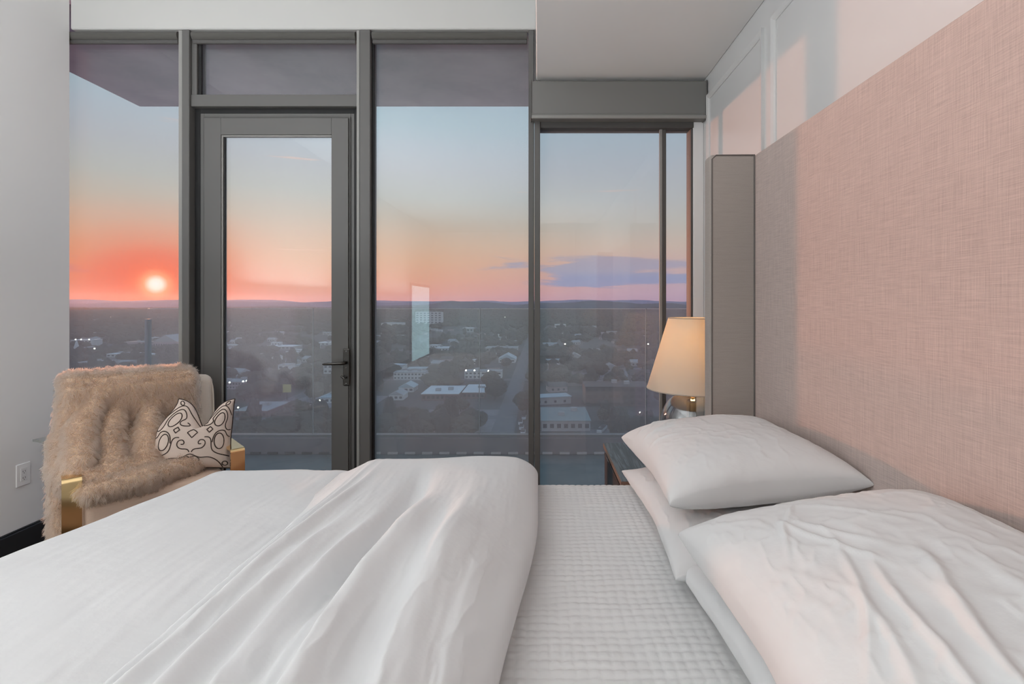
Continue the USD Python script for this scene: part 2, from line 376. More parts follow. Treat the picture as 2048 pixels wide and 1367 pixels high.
M = {
    'paint': plain('wall_paint', (.76, .76, .755), .55, bump=(180, .15, .0006)),
    'dimmed_header': plain('dimmed_header_paint', (.56, .56, .545), .55),  # wall paint darkened for the header: its weaker light put into the colour
    'satin': plain('satin_paint', (.66, .665, .665), .28, bump=(90, .1, .0005)),
    'ceiling': plain('ceiling_paint', (.80, .795, .785), .7),
    'jamb': plain('jamb_paint', (.82, .82, .82), .4),
    'floor': mottled('dark_floor', (.06, .045, .034), (.12, .09, .068), 3, .35, (2, 18, 1)),
    'base': plain('black_baseboard', (.018, .017, .018), .4),
    'alu': plain('grey_aluminium', (.112, .110, .106), .45, metal=.0, spec=.6),
    'alu_light': plain('light_aluminium', (.28, .277, .265), .4, spec=.6),
    'alu_dark': plain('dark_aluminium', (.085, .083, .08), .5),
    'gasket': plain('black_gasket', (.008, .008, .009), .6),
    'shade': weave('roller_fabric', (.10, .097, .09), 500, .0004, streak=.1),
    'cassette': plain('cassette_grey', (.19, .188, .182), .5),
    'handle': plain('handle_bronze', (.09, .085, .08), .32, metal=.9),
    'glass': pane('window_glass', (.93, .96, .965), 1.55, .066),
    'rail': pane('rail_glass', (.91, .95, .945), 1.45, .03),
    'edge': plain('glass_edge', (.24, .29, .29), .3),
    'edge_top': plain('glass_edge_top', (.50, .52, .54), .3),
    'post': plain('rail_post', (.17, .19, .205), .45),
    'concrete': mottled('balcony_floor_concrete', (.11, .155, .165), (.16, .205, .215), 5, .75),
    'curb': mottled('curb_concrete', (.19, .19, .215), (.24, .235, .255), 4, .85),
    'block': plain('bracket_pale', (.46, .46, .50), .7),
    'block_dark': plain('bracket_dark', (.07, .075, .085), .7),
    'soffit_slab': mottled('slab_concrete', (.13, .18, .195), (.25, .29, .30), 1.7, .9, bump=.004, detail=8),
    'duvet': plain('white_cotton', (.71, .71, .715), .9, spec=.15, bump=(26, .35, .004)),
    'pillow': plain('white_percale', (.71, .71, .712), .9, spec=.15, bump=(38, .3, .003)),
    'quilt': plain('white_matelasse', (.71, .705, .70), .95, spec=.1, bump=(160, .3, .0012)),
    'mattress': plain('mattress_white', (.7, .7, .7), .9),
    'linen': linen_headboard('headboard_linen'),
    'wing': weave('wing_linen', (.39, .345, .315), 420, .0006, streak=.08),
    'piping': plain('wing_piping', (.16, .14, .13), .9),
    'bedbase': weave('bed_base_linen', (.45, .405, .375), 300, .0006),
    'oak': usdkit.material(stage, L + 'ebonised_oak', {
        'c': ('texture_coordinate', {}), 'm': ('mapping', {'scale': (34, 1.6, 12)}), 'n': ('noise_texture', {'scale': 1.6, 'detail': 5, 'roughness': .6, 'distortion': 1.6}),
        'r': ('rgb_ramp', {'ramp': [(.38, (.012, .014, .016)), (.5, (.03, .034, .037)), (.60, (.09, .11, .12))]}), 'b': ('bump', {'strength': .7, 'distance': .0015}),
        'p': ('principled_bsdf', {'roughness': .36, 'specular_ior_level': .75})},
        [('c.object', 'm.vector'), ('m.vector', 'n.vector'), ('n.fac', 'r.fac'), ('r.color', 'p.base_color'), ('n.fac', 'b.height'), ('b.normal', 'p.normal')], surface='p.BSDF'),
    'oak_edge': plain('worn_oak_edge', (.20, .13, .10), .5),
    'oak_dark': plain('black_oak', (.012, .012, .013), .45),
    'brass': mottled('polished_brass', (.83, .60, .30), (.86, .64, .34), 8, .1, metal=1.0),
    'gold': plain('lamp_gold', (.80, .48, .12), .22, metal=1.0),
    'seat': weave('chair_cloth', (.60, .44, .34), 500, .0004, streak=.05),
    'seat_light': weave('chair_cloth_back', (.64, .57, .50), 500, .0004, streak=.05),
    'cushion': weave('cushion_cloth', (.70, .58, .505), 600, .0004, streak=.05),
    'cord': plain('brown_cord', (.05, .032, .025), .8),
    'hide': plain('throw_hide', (.60, .45, .34), 1.0, spec=.05),
    'steel': plain('table_grey', (.33, .34, .33), .4),
    'outlet': plain('outlet_plastic', (.80, .80, .80), .35),
    'outlet_in': plain('outlet_inset', (.72, .72, .72), .4),
    'slot': plain('outlet_slot', (.03, .03, .03), .6),
    'crystal': pane('lamp_glass', (.90, .925, .93), 2.0),
    'bulb': usdkit.material(stage, L + 'bulb_glow', {'e': ('emission', {'color': (1, .62, .28), 'strength': 34.0})}, surface='e.emission'),
    'lampshade': usdkit.material(stage, L + 'lampshade_cloth', {
        'd': ('diffuse_bsdf', {'color': (.84, .79, .72)}), 't': ('translucent_bsdf', {'color': (.88, .76, .58)}), 'x': ('mix_closure', {'fac': .5})},
        [('d.BSDF', 'x.closure1'), ('t.BSDF', 'x.closure2')], surface='x.closure'),
    'screen': usdkit.material(stage, L + 'lit_frosted_glass', {'e': ('emission', {'color': (.50, .80, .86), 'strength': 3.4})}, surface='e.emission'),
    # outside
    'ground': mottled('town_ground', (.045, .05, .05), (.12, .11, .115), .012, .95, lo=.4, hi=.66, detail=8),
    'asphalt': mottled('asphalt', (.13, .125, .14), (.18, .175, .19), .2, .9),
    'lot': mottled('car_park', (.20, .19, .21), (.28, .265, .29), .3, .9),
    'leaf': [mottled(f'leaf_{k}', c1, c2, .8, .95, spec=.1) for k, (c1, c2) in enumerate((
        ((.036, .042, .034), (.070, .074, .058)), ((.045, .052, .040), (.085, .090, .066)), ((.030, .040, .038), (.06, .070, .062)), ((.052, .054, .040), (.098, .092, .066))))],
    'bark': plain('bark', (.05, .04, .035), .9),
    'white_wall': plain('white_render', (.66, .66, .68), .8),
    'pale_wall': plain('pale_render', (.42, .41, .42), .85),
    'brick_wall': plain('dull_brick', (.18, .125, .12), .9),
    'dark_wall': plain('dark_cladding', (.055, .055, .062), .85),
    'pink_wall': plain('pink_render', (.42, .34, .36), .85),
    'white_roof': plain('white_roof_membrane', (.80, .81, .83), .7),
    'grey_roof': plain('grey_roof_felt', (.38, .385, .40), .85),
    'blue_roof': plain('blue_metal_roof', (.36, .47, .54), .5),
    'green_roof': plain('green_grey_roof', (.25, .32, .32), .8),
    'dark_roof': plain('dark_shingle', (.09, .085, .09), .9),
    'win': plain('dark_window', (.03, .035, .045), .15),
    'lampglow': usdkit.material(stage, L + 'street_light_glow', {'e': ('emission', {'color': (1, .93, .78), 'strength': 9.0})}, surface='e.emission'),
    'redglow': usdkit.material(stage, L + 'tail_light_glow', {'e': ('emission', {'color': (1, .12, .10), 'strength': 5.0})}, surface='e.emission'),
    'car_paint': plain('car_white', (.62, .63, .66), .3),
    'car_glass': plain('car_window', (.03, .03, .035), .1),
    'tyre': plain('tyre', (.02, .02, .02), .9),
    'yellow': plain('sign_yellow', (.55, .50, .16), .6),
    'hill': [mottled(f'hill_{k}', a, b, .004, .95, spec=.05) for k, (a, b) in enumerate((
        ((.075, .10, .135), (.10, .125, .155)), ((.135, .165, .27), (.16, .19, .30)), ((.20, .22, .36), (.22, .245, .385))))],  # farther ranges paler and bluer: distance haze put into the base colour
}

# ------------------------------------------------------------------ the room
XL, XR, HZ, SOF = -2.75, 0.98, 3.2, 2.676
YB = -7.0
obj('floor', box(XL - .2, XR + .2, YB - .2, 3.08, -.12, 0), M['floor'], label='dark floor under the bed and the armchair', cat='floor', kind='structure')
ce = thing('ceiling', 'white ceiling with a lower soffit above the bed head and a header over the windows', 'ceiling', kind='structure')
obj('ceiling_slab', box(XL - .2, XR + .2, YB - .2, 3.08, HZ, HZ + .15), M['ceiling'], ce)
obj('soffit', box(-.010, XR, -2.2, 2.975, SOF, HZ, .004), M['ceiling'], ce)
obj('header', box(XL, -.010, 2.938, 2.985, 2.978, HZ, .006), M['dimmed_header'], ce)
obj('wall_left', box(XL - .2, XL, YB, 2.938, 0, HZ, .004), M['paint'], label='plain white wall left of the windows, with an outlet', cat='wall', kind='structure')
wb = obj('wall_back', box(XL - .2, XR + .2, YB - .2, YB, 0, HZ), M['paint'], label='white wall behind the camera', cat='wall', kind='structure')
wr = thing('wall_right', 'white panelled wall behind the bed headboard', 'wall', kind='structure')
obj('wall_surface', box(XR, XR + .2, YB, 3.08, 0, HZ), M['satin'], wr)


def moulding(y0, y1, z0, z1):
    """Picture-frame moulding on the headboard wall: four mitred bars with a stepped profile."""
    prof = [(0, 0), (.014, 0), (.014, .006), (.009, .012), (.009, .022), (.004, .030), (0, .030)]     # (out of the wall, inward)
    for a, b, c, d in ((0, 1, 0, 0), (0, 1, 1, 1), (0, 0, 0, 1), (1, 1, 0, 1)):
        pts = []
        for o, i in prof:
            if c == d:                                # horizontal bar
                z = (z0 + i) if c == 0 else (z1 - i)
                pts += [(XR - o, y0 + i, z), (XR - o, y1 - i, z)]
            else:
                y = (y0 + i) if a == 0 else (y1 - i)
                pts += [(XR - o, y, z0 + i), (XR - o, y, z1 - i)]
        obj('panel_moulding', trimesh.convex.convex_hull(np.array(pts)), M['satin'], wr)


moulding(2.165, 2.875, .35, 2.56)
moulding(.95, 2.085, .35, 2.56)
obj('wall_front', cat_(box(.918, XR, 2.955, 3.06, 0, 2.45, .003), box(-.02, XR, 2.975, 3.06, 2.45, HZ)), M['jamb'], label='narrow white window jamb between the right pane and the headboard', cat='wall', kind='structure')
obj('baseboard_left', cat_(box(XL, XL + .016, YB, 2.93, 0, .165, .003), box(XL, XL + .01, YB, 2.93, .165, .175, .002)), M['base'], label='black baseboard along the left wall', cat='baseboard', kind='structure')
obj('baseboard_right', box(XR - .016, XR, YB, 2.95, 0, .165, .003), M['base'], label='black baseboard along the headboard wall', cat='baseboard', kind='structure')

# the lit frosted glass partition far behind the camera, seen mirrored in the middle pane
gl = thing('frosted_partition', 'lit bluish frosted glass partition seen mirrored in the middle window pane', 'glass partition')
obj('lit_panel', box(XL + .005, XL + .03, -6.5, -4.75, .1, 1.74), M['screen'], gl)
obj('partition_frame', cat_(box(XL + .001, XL + .04, -6.55, -6.5, .05, 1.8), box(XL + .001, XL + .04, -4.75, -4.7, .05, 1.8), box(XL + .001, XL + .04, -6.5, -4.75, 1.74, 1.8)), M['alu_dark'], gl)

# ---- windows
GY0, GY1 = 2.994, 3.012


def bar(x0, x1, y0, y1, z0, z1, mat, parent, name='frame', c=.002):
    return obj(name, box(x0, x1, y0, y1, z0, z1, c), mat, parent)


TOPG = 2.975
# mullions (stepped aluminium posts from floor to header)
t = thing('trim_1', 'grey aluminium mullion between the left pane and the balcony door', 'mullion', kind='structure')
bar(-2.119, -2.096, 2.946, 3.06, 0, TOPG, M['alu_light'], t, 'mullion_flange'); bar(-2.093, -2.052, 2.940, 3.06, 0, TOPG, M['alu'], t, 'mullion_post')
t = thing('trim_2', 'grey aluminium mullion between the balcony door and the middle pane', 'mullion', kind='structure')
bar(-1.070, -1.052, 2.946, 3.06, 0, TOPG, M['alu_light'], t, 'mullion_flange'); bar(-1.049, -.988, 2.940, 3.06, 0, TOPG, M['alu'], t, 'mullion_post')
bar(-.987, -.974, 2.972, 2.99, .1, 2.92, M['gasket'], t, 'gasket', .001)
t = thing('trim_3', 'grey aluminium mullion between the middle pane and the right pane', 'mullion', kind='structure')
bar(-.056, -.024, 2.946, 3.06, 0, TOPG, M['alu'], t, 'mullion_flange'); bar(-.021, .012, 2.940, 3.06, 0, TOPG, M['alu'], t, 'mullion_post')

w1 = thing('window_1', 'tall left window pane beside the wall, behind the armchair, with the setting sun', 'window', kind='structure')
bar(-2.95, -2.90, 2.94, 3.06, 0, TOPG, M['alu'], w1); bar(-2.90, -2.12, 2.955, 3.05, 0, .09, M['alu'], w1)
obj('glass_pane', box(-2.90, -2.119, GY0, GY1, .09, TOPG, .001), M['glass'], w1)
w2 = thing('window_2', 'wide short window pane above the balcony door', 'window', kind='structure')
bar(-2.052, -1.070, 2.955, 3.05, 2.530, 2.600, M['alu'], w2); bar(-2.052, -2.022, 2.962, 3.05, 2.6, TOPG, M['alu'], w2)
bar(-2.021, -2.004, 2.975, 2.99, 2.6, TOPG, M['gasket'], w2, 'gasket', .001)
obj('glass_pane', box(-2.04, -1.070, GY0, GY1, 2.598, TOPG, .001), M['glass'], w2)
w3 = thing('window_3', 'tall middle window pane right of the balcony door', 'window', kind='structure')
bar(-.988, -.056, 2.955, 3.05, 0, .09, M['alu'], w3)
obj('glass_pane', box(-.988, -.056, GY0, GY1, .09, TOPG, .001), M['glass'], w3)
w4 = thing('window_4', 'lower right window pane under the blind cassette, beside the bedside lamp', 'window', kind='structure')
bar(.012, .918, 2.950, 3.05, 2.402, 2.45, M['alu_dark'], w4); bar(.012, .918, 2.955, 3.05, 0, .09, M['alu'], w4)
bar(.905, .918, 2.962, 3.05, .09, 2.402, M['alu_dark'], w4)
obj('glass_pane', box(.012, .906, GY0, GY1, .09, 2.402, .001), M['glass'], w4)
bar(.724, .741, 2.976, 2.993, .09, 2.402, M['alu_light'], w4, 'thin_mullion'); bar(.741, .764, 2.980, 2.993, .09, 2.402, M['alu_dark'], w4, 'thin_mullion_back')

# ---- balcony door
dr = thing('door_1', 'grey framed glass balcony door with a lever handle', 'door', kind='structure')
obj('gasket', cat_(box(-2.052, -2.018, 2.99, 3.04, 0, 2.53, .001), box(-1.099, -1.070, 2.99, 3.04, 0, 2.53, .001), box(-2.018, -1.099, 2.99, 3.04, 2.501, 2.53, .001)), M['gasket'], dr)


def ring(x0, x1, z0, z1, w, y0, y1, wb=None):
    wb = w if wb is None else wb
    return cat_(box(x0, x0 + w, y0, y1, z0, z1), box(x1 - w, x1, y0, y1, z0, z1), box(x0 + w, x1 - w, y0, y1, z1 - w, z1), box(x0 + w, x1 - w, y0, y1, z0, z0 + wb))


fr = obj('door_frame', ring(-1.985, -1.128, .01, 2.468, .1, 2.972, 3.03, .22), M['alu'], dr)
obj('frame_step', ring(-2.018, -1.0985, .01, 2.501, .022, 2.990, 3.03), M['alu'], fr)
obj('frame_step', ring(-1.997, -1.118, .012, 2.480, .014, 2.982, 3.03), M['alu_dark'], fr)
obj('glazing_bead', ring(-1.887, -1.226 + .044, .22, 2.368, .010, 2.978, 2.994), M['alu_light'], fr)
obj('bead_gasket', box(-1.8765, -1.868, 2.985, 2.994, .24, 2.357, .001), M['gasket'], fr)
obj('glass_pane', box(-1.89, -1.18, GY0, GY1, .2, 2.372, .001), M['glass'], dr)
h = obj('handle_plate', to_tm(rbox(-1.156, -1.117, 2.962, 2.975, .878, 1.098, .006, 16)), M['handle'], dr, smooth=40)
lev = tube([(-1.137, 2.968, 1.016), (-1.137, 2.945, 1.016), (-1.139, 2.930, 1.0155), (-1.150, 2.922, 1.015), (-1.175, 2.920, 1.0145), (-1.215, 2.921, 1.0125), (-1.250, 2.926, 1.010), (-1.262, 2.928, 1.0095)],
           [.0105, .0105, .0105, .010, .0092, .0085, .007, .004], 12)
obj('lever', lev, M['handle'], h, smooth=50)
obj('rose', trimesh.creation.cylinder(.016, .006, sections=24, transform=trimesh.transformations.rotation_matrix(PI / 2, (1, 0, 0), (0, 0, 0))).apply_translation((-1.137, 2.960, 1.016)), M['handle'], h, smooth=40)
obj('thumb_turn', cat_(tube([(-1.139, 2.965, .928), (-1.139, 2.945, .928)], .008, 12), tube([(-1.139, 2.944, .922), (-1.148, 2.943, .930), (-1.160, 2.943, .938)], [.008, .0075, .005], 10)), M['handle'], h, smooth=50)
for z in (.892, 1.083, .985):
    obj('screw', trimesh.creation.icosphere(2, .004).apply_translation((-1.137, 2.9625, z)), M['alu_light'], h, smooth=True)

# ---- roller blinds and the big cassette
for x0, x1, lab in ((-2.90, -2.122, 'grey rolled-up blind over the left pane'), (-2.050, -1.073, 'grey rolled-up blind over the balcony door'), (-.986, -.058, 'grey rolled-up blind over the middle pane')):
    b = thing('roller_blind', lab, 'roller blind')
    n = 14; a = np.linspace(0, 2 * PI, n, endpoint=False)
    cyl = trimesh.creation.cylinder(.024, x1 - x0 - .012, sections=28, transform=trimesh.transformations.rotation_matrix(PI / 2, (0, 1, 0)))
    obj('fabric_roll', cyl.apply_translation(((x0 + x1) / 2, 2.964, 2.948)), M['shade'], b, smooth=40)
    obj('hem_bar', box(x0 + .006, x1 - .006, 2.953, 2.973, 2.902, 2.925, .004), M['alu_dark'], b)
b = thing('blind_cassette', 'wide grey blind cassette under the ceiling soffit over the right pane', 'blind cassette')
cas = trimesh.creation.extrude_polygon(__import__('shapely').Polygon([(2.878, 2.444), (2.882, 2.436), (2.972, 2.436), (2.972, 2.648), (2.884, 2.648), (2.880, 2.642), (2.880, 2.462), (2.876, 2.458)]), 1.005, engine='earcut')
cas.apply_transform(np.array([[0, 0, 1, -.037], [1, 0, 0, 0], [0, 1, 0, 0], [0, 0, 0, 1.0]]))
obj('cassette_box', cas, M['cassette'], b)
obj('bottom_lip', box(-.037, .968, 2.868, 2.882, 2.428, 2.447, .003), M['alu_light'], b)
obj('end_cap', box(.968, .974, 2.874, 2.972, 2.432, 2.65, .002), M['alu'], b)
obj('end_cap', box(-.043, -.037, 2.874, 2.972, 2.432, 2.65, .002), M['alu'], b)

# ---- outlet
o = thing('outlet', 'white electrical outlet on the left wall above the baseboard', 'outlet', (XL, 2.667, .455))
obj('cover_plate', box(0, .007, -.037, .037, -.06, .06, .003), M['outlet'], o)
ins = obj('socket_insert', box(.006, .0095, -.017, .017, -.034, .034, .001), M['outlet_in'], o)
for dz in (-.017, .017):
    for dy in (-.006, .006):
        obj('socket_slot', box(.0092, .0098, dy - .0012, dy + .0012, dz - .004, dz + .005, .0002), M['slot'], ins)
    obj('socket_hole', box(.0092, .0098, -.002, .002, dz - .011, dz - .007, .0002), M['slot'], ins)

# ------------------------------------------------------------------ the balcony
BY = 4.57
bf = obj('balcony_floor', box(-3.64, 1.9, 3.07, BY + .09, -.25, 0), M['concrete'], label='blue-grey balcony floor outside the windows', cat='balcony', kind='structure')
obj('balcony_curb', cat_(box(-3.64, 1.9, BY - .05, BY + .09, 0, .148, .004), box(-3.64, -3.5, 3.1, BY - .05, 0, .148, .004)), M['curb'], label='low concrete curb at the balcony edge under the glass railing', cat='curb', kind='structure')
obj('balcony_soffit', box(-3.64, 2.6, 3.07, BY, 3.16, 3.42, .004), M['soffit_slab'], label='stained concrete underside of the balcony above', cat='balcony', kind='structure')
gr = thing('balcony_railing', 'frameless glass railing around the balcony, standing on the curb', 'railing')
for x0, x1 in ((-3.565, -2.056), (-2.044, -.536), (-.524, .984), (.996, 1.9)):
    g = obj('glass_panel', box(x0, x1, BY - .008, BY + .008, .148, 1.315, .002), M['rail'], gr)
    obj('panel_edge', box(x0, x1, BY - .0085, BY + .0085, 1.312, 1.318, .001), M['edge_top'], g)
    obj('panel_edge', box(x1 - .003, x1 + .003, BY - .0085, BY + .0085, .148, 1.315, .001), M['edge'], g)
g = obj('glass_panel', box(-3.573, -3.557, 3.12, BY - .01, .148, 1.315, .002), M['rail'], gr)
obj('corner_post', box(-3.578, -3.545, BY - .025, BY + .02, .148, 1.22, .003), M['post'], gr)
obj('base_channel', cat_(box(-3.6, 1.9, BY - .03, BY + .03, .140, .172, .002), box(-3.6, -3.53, 3.1, BY - .03, .140, .172, .002)), M['post'], gr)
k = 0
for i in range(26):
    x = -2.75 + .155 * i
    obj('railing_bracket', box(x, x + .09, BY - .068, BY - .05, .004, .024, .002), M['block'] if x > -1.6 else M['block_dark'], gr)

# ------------------------------------------------------------------ the bed
HX = .90
bed = thing('bed', 'upholstered wingback bed with a tall linen headboard', 'bed')
hb = to_tm(rbox(HX, XR - .016, -.02, 2.1, .1, 1.986, .012, 16))
obj('headboard', hb, M['linen'], bed, smooth=40, label='tall flat headboard in slubby pale linen')
for y0, y1 in ((2.074, 2.149), (-.13, -.055)):
    w = obj('headboard_wing', to_tm(rbox(.713, XR - .016, y0, y1, .1, 1.986, .016, 20)), M['wing'], bed, smooth=40, label='taupe upholstered side wing of the headboard')
    obj('piping', cat_(tube([(.722, y0 + .001, .2), (.722, y0 + .001, 1.965), (.74, y0 + .002, 1.982), (.9, y0 + .002, 1.983)], .003, 8), tube([(.897, y0 - .001, .2), (.897, y0 - .001, 1.98)], .0035, 8)), M['piping'], w, smooth=60)
obj('bed_base', box(-1.13, HX - .002, .06, 2.0, .08, .36, .02), M['bedbase'], bed)
for x in (-1.05, .8):
    for y in (.14, 1.92):
        obj('bed_leg', box(x - .03, x + .03, y - .03, y + .03, 0, .08, .003), M['oak_dark'], bed)
obj('mattress', to_tm(rbox(-1.13, HX - .004, .075, 1.985, .362, .632, .05, 20)), M['mattress'], bed, smooth=40)

# quilted coverlet
nx, ny = 300, 620
sx = np.linspace(-.30, .885, nx); sy = np.linspace(-.25, 2.35, ny)
SX, SY = np.meshgrid(sx, sy, indexing='ij')
e_far = np.maximum(SY - 1.96, 0); e_near = np.maximum(.10 - SY, 0)
of, df = drape(e_far, .05); on, dn = drape(e_near, .05)
X = SX.copy(); Y = np.clip(SY, .10, 1.96) + of - on
wob = .020 * sn(SX, SY, 5.0, 3, 3) + .010 * sn(SX, SY, 19.0, 7, 2)
cell = .0245
row = np.abs(np.sin(PI * (SY + wob) / cell)) ** .6
colq = np.abs(np.sin(PI * (SX + .5 * wob) / cell)) ** .6
amp = .0024 * (.25 + 1.7 * meshkit.noise(np.stack([SX * 9, SY * 9, 0 * SX], -1), 4))
Z = .650 - df - dn + amp * 1.1 * (row * (.30 + .70 * colq)) + .008 * sn(SX, SY, 5, 5, 3) + .006 * sn(SX * .30, SY * 1.6, 15, 6, 3) + .003 * sn(SX * .4, SY * 1.8, 34, 8, 2)
obj('quilt', shell(np.stack([X, Y, Z], -1), .012), M['quilt'], label='white quilted coverlet with small stitched squares beside the pillows', cat='quilt', smooth=True)

# duvet
dv = thing('duvet', 'fluffy white duvet at the foot of the bed, its top folded back', 'duvet')
nx, ny = 260, 420
sx = np.linspace(-1.75, -.20, nx); sy = np.linspace(-.3, 2.42, ny)
SX, SY = np.meshgrid(sx, sy, indexing='ij')
EF, EX = 1.93, -1.22
ex = np.maximum(EX - SX, 0); ef = np.maximum(SY - EF, 0); en = np.maximum(.12 - SY, 0)
ey = ef + en
e = np.hypot(ex, ey); ds = np.where(e > 0, e, 1)
out, down = drape(e, .13)
X = np.maximum(SX, EX) - out * ex / ds
Y = np.clip(SY, .12, EF) + out * (ef - en) / ds
top = .742 + .009 * sn(SX, SY, 6.5, 17, 2) + .018 * np.exp(-((SY - 1.1) / .5) ** 2) + .016 * sn(SX, SY, 2.2, 11, 3)
top += .010 * np.exp(-((SX + 1.0) / .2) ** 2) + .022 * smooth01(1.5 - SY, 0, .5)
top -= .055 * smooth01(SX, -.80, -.45)                   # it is pressed down under the fold
skew = SX + .05 * (SY - 1.0)
fine = .0018 * sn(skew * 6, SY * .7, 5.0, 12, 3) * (1 + 3.6 * smooth01(SX, -1.0, -.72)) + .0007 * sn(skew * 20, SY * 2, 3.0, 13, 2)
fine += .012 * (meshkit.fbm(np.stack([SX * 3, SY * 1.2, 0 * SX + 3], -1), 2, 15) - .5)
Z = top - down + fine + .012 * np.where(e > .1, 1, 0) * sn(SX * 1.5, SY * 1.5, 6, 14, 2)
sag = .03 * smooth01(SY, 1.35, 1.95)
Z -= sag * smooth01(-SX, .2, .9) * 1.0
Z = np.maximum(Z, .34)
obj('duvet_body', shell(np.stack([X, Y, Z], -1), .03), M['duvet'], dv, smooth=True)

nx, ny = 300, 460
sx = np.linspace(-.74, .235, nx); sy = np.linspace(-.3, 2.42, ny)
SX, SY = np.meshgrid(sx, sy, indexing='ij')
EF = 1.86
XE = -.110 - .075 * smooth01(1.5 - SY, 0, .8)
ex = np.maximum(SX - XE, 0); ef = np.maximum(SY - EF, 0); en = np.maximum(.14 - SY, 0)
tk = np.clip(ex / .135, 0, PI); ox, dx = .110 * np.sin(tk), .066 * (1 - np.cos(tk)); of, dfar = drape(ef, .14); on, dn = drape(en, .14)
X = np.minimum(SX, XE) + ox; Y = np.clip(SY, .14, EF) + of - on
hump = smooth01(SX, -.75, -.60)
top = .745 + .050 * hump + .010 * np.exp(-((SX + .2) / .15) ** 2) + .012 * sn(SX, SY, 2.0, 21, 2)
warp = SX + .035 * np.sin(SY * 2.3 + .6) * .6 + .07 * (SY - .95) * smooth01(-SX, .4, .75) * -1.0 + .05 * sn(SX * .3, SY, 2.2, 27, 2)
fade = 1 - .75 * smooth01(SY, 1.35, 1.85)


def ridge(c, w, a, y0=-9, y1=9):
    u = warp - c
    prof = np.where(u > 0, np.exp(-(u / (w * 1.35)) ** 2), np.exp(-(u / (w * .62)) ** 2))
    return a * prof * smooth01(SY, y0 - .15, y0 + .15) * (1 - smooth01(SY, y1 - .5, y1 + .15))


fold = ridge(-.345, .040, .034, -1, 1.75) + ridge(-.215, .050, .026, -1, 1.55) + ridge(-.465, .028, .018, -1, 1.5) + ridge(-.545, .022, .018, -1, 1.35)
fold *= 1 - .6 * smooth01(SY, 1.15, 1.5)
vy = smooth01(SY, .85, 1.15) * (1 - smooth01(SY, 1.62, 1.88))
fold += vy * (.018 * np.exp(-((warp + .22) / .13) ** 2) + .012 * np.exp(-((warp + .56) / .11) ** 2) - .022 * np.exp(-((warp + .405) / .04) ** 2))
fold += ridge(-.615, .016, .013, -1, 1.9) + ridge(-.665, .010, .008, -1, 2.0) + ridge(-.70, .008, .006, -1, 2.0) + ridge(-.11, .04, .010, -1, 1.2) + ridge(-.40, .014, .009, -1, 1.1)
fine = .004 * sn(warp * 5.5, SY * .9, 5, 22, 3) + .0022 * sn(warp * 22, SY * 3.2, 3, 23, 2)
cr = 1 - np.abs(2 * meshkit.fbm(np.stack([warp * 16, SY * 5, 0 * SX], -1), 3, 24) - 1)
fine += .0030 * (cr ** 6) * (1 - smooth01(SY, .9, 1.5))
Z = top + (1.85 * fold + 1.3 * fine) * fade * (1 - smooth01(ex, .02, .16)) - dx - dfar - dn - .012
Z += .006 * sn(SX * 2, SY * .6, 5, 25, 2) * smooth01(ex, .0, .08) * (1 - smooth01(ex, .16, .28))
Z = np.where((tk > PI / 2) & (ef < .04), np.maximum(Z, .667), Z)
Z = np.maximum(Z, .36)
obj('folded_flap', shell(np.stack([X, Y, Z], -1), .022), M['duvet'], dv, smooth=True, label='thick folded-back band of the duvet with long soft creases')


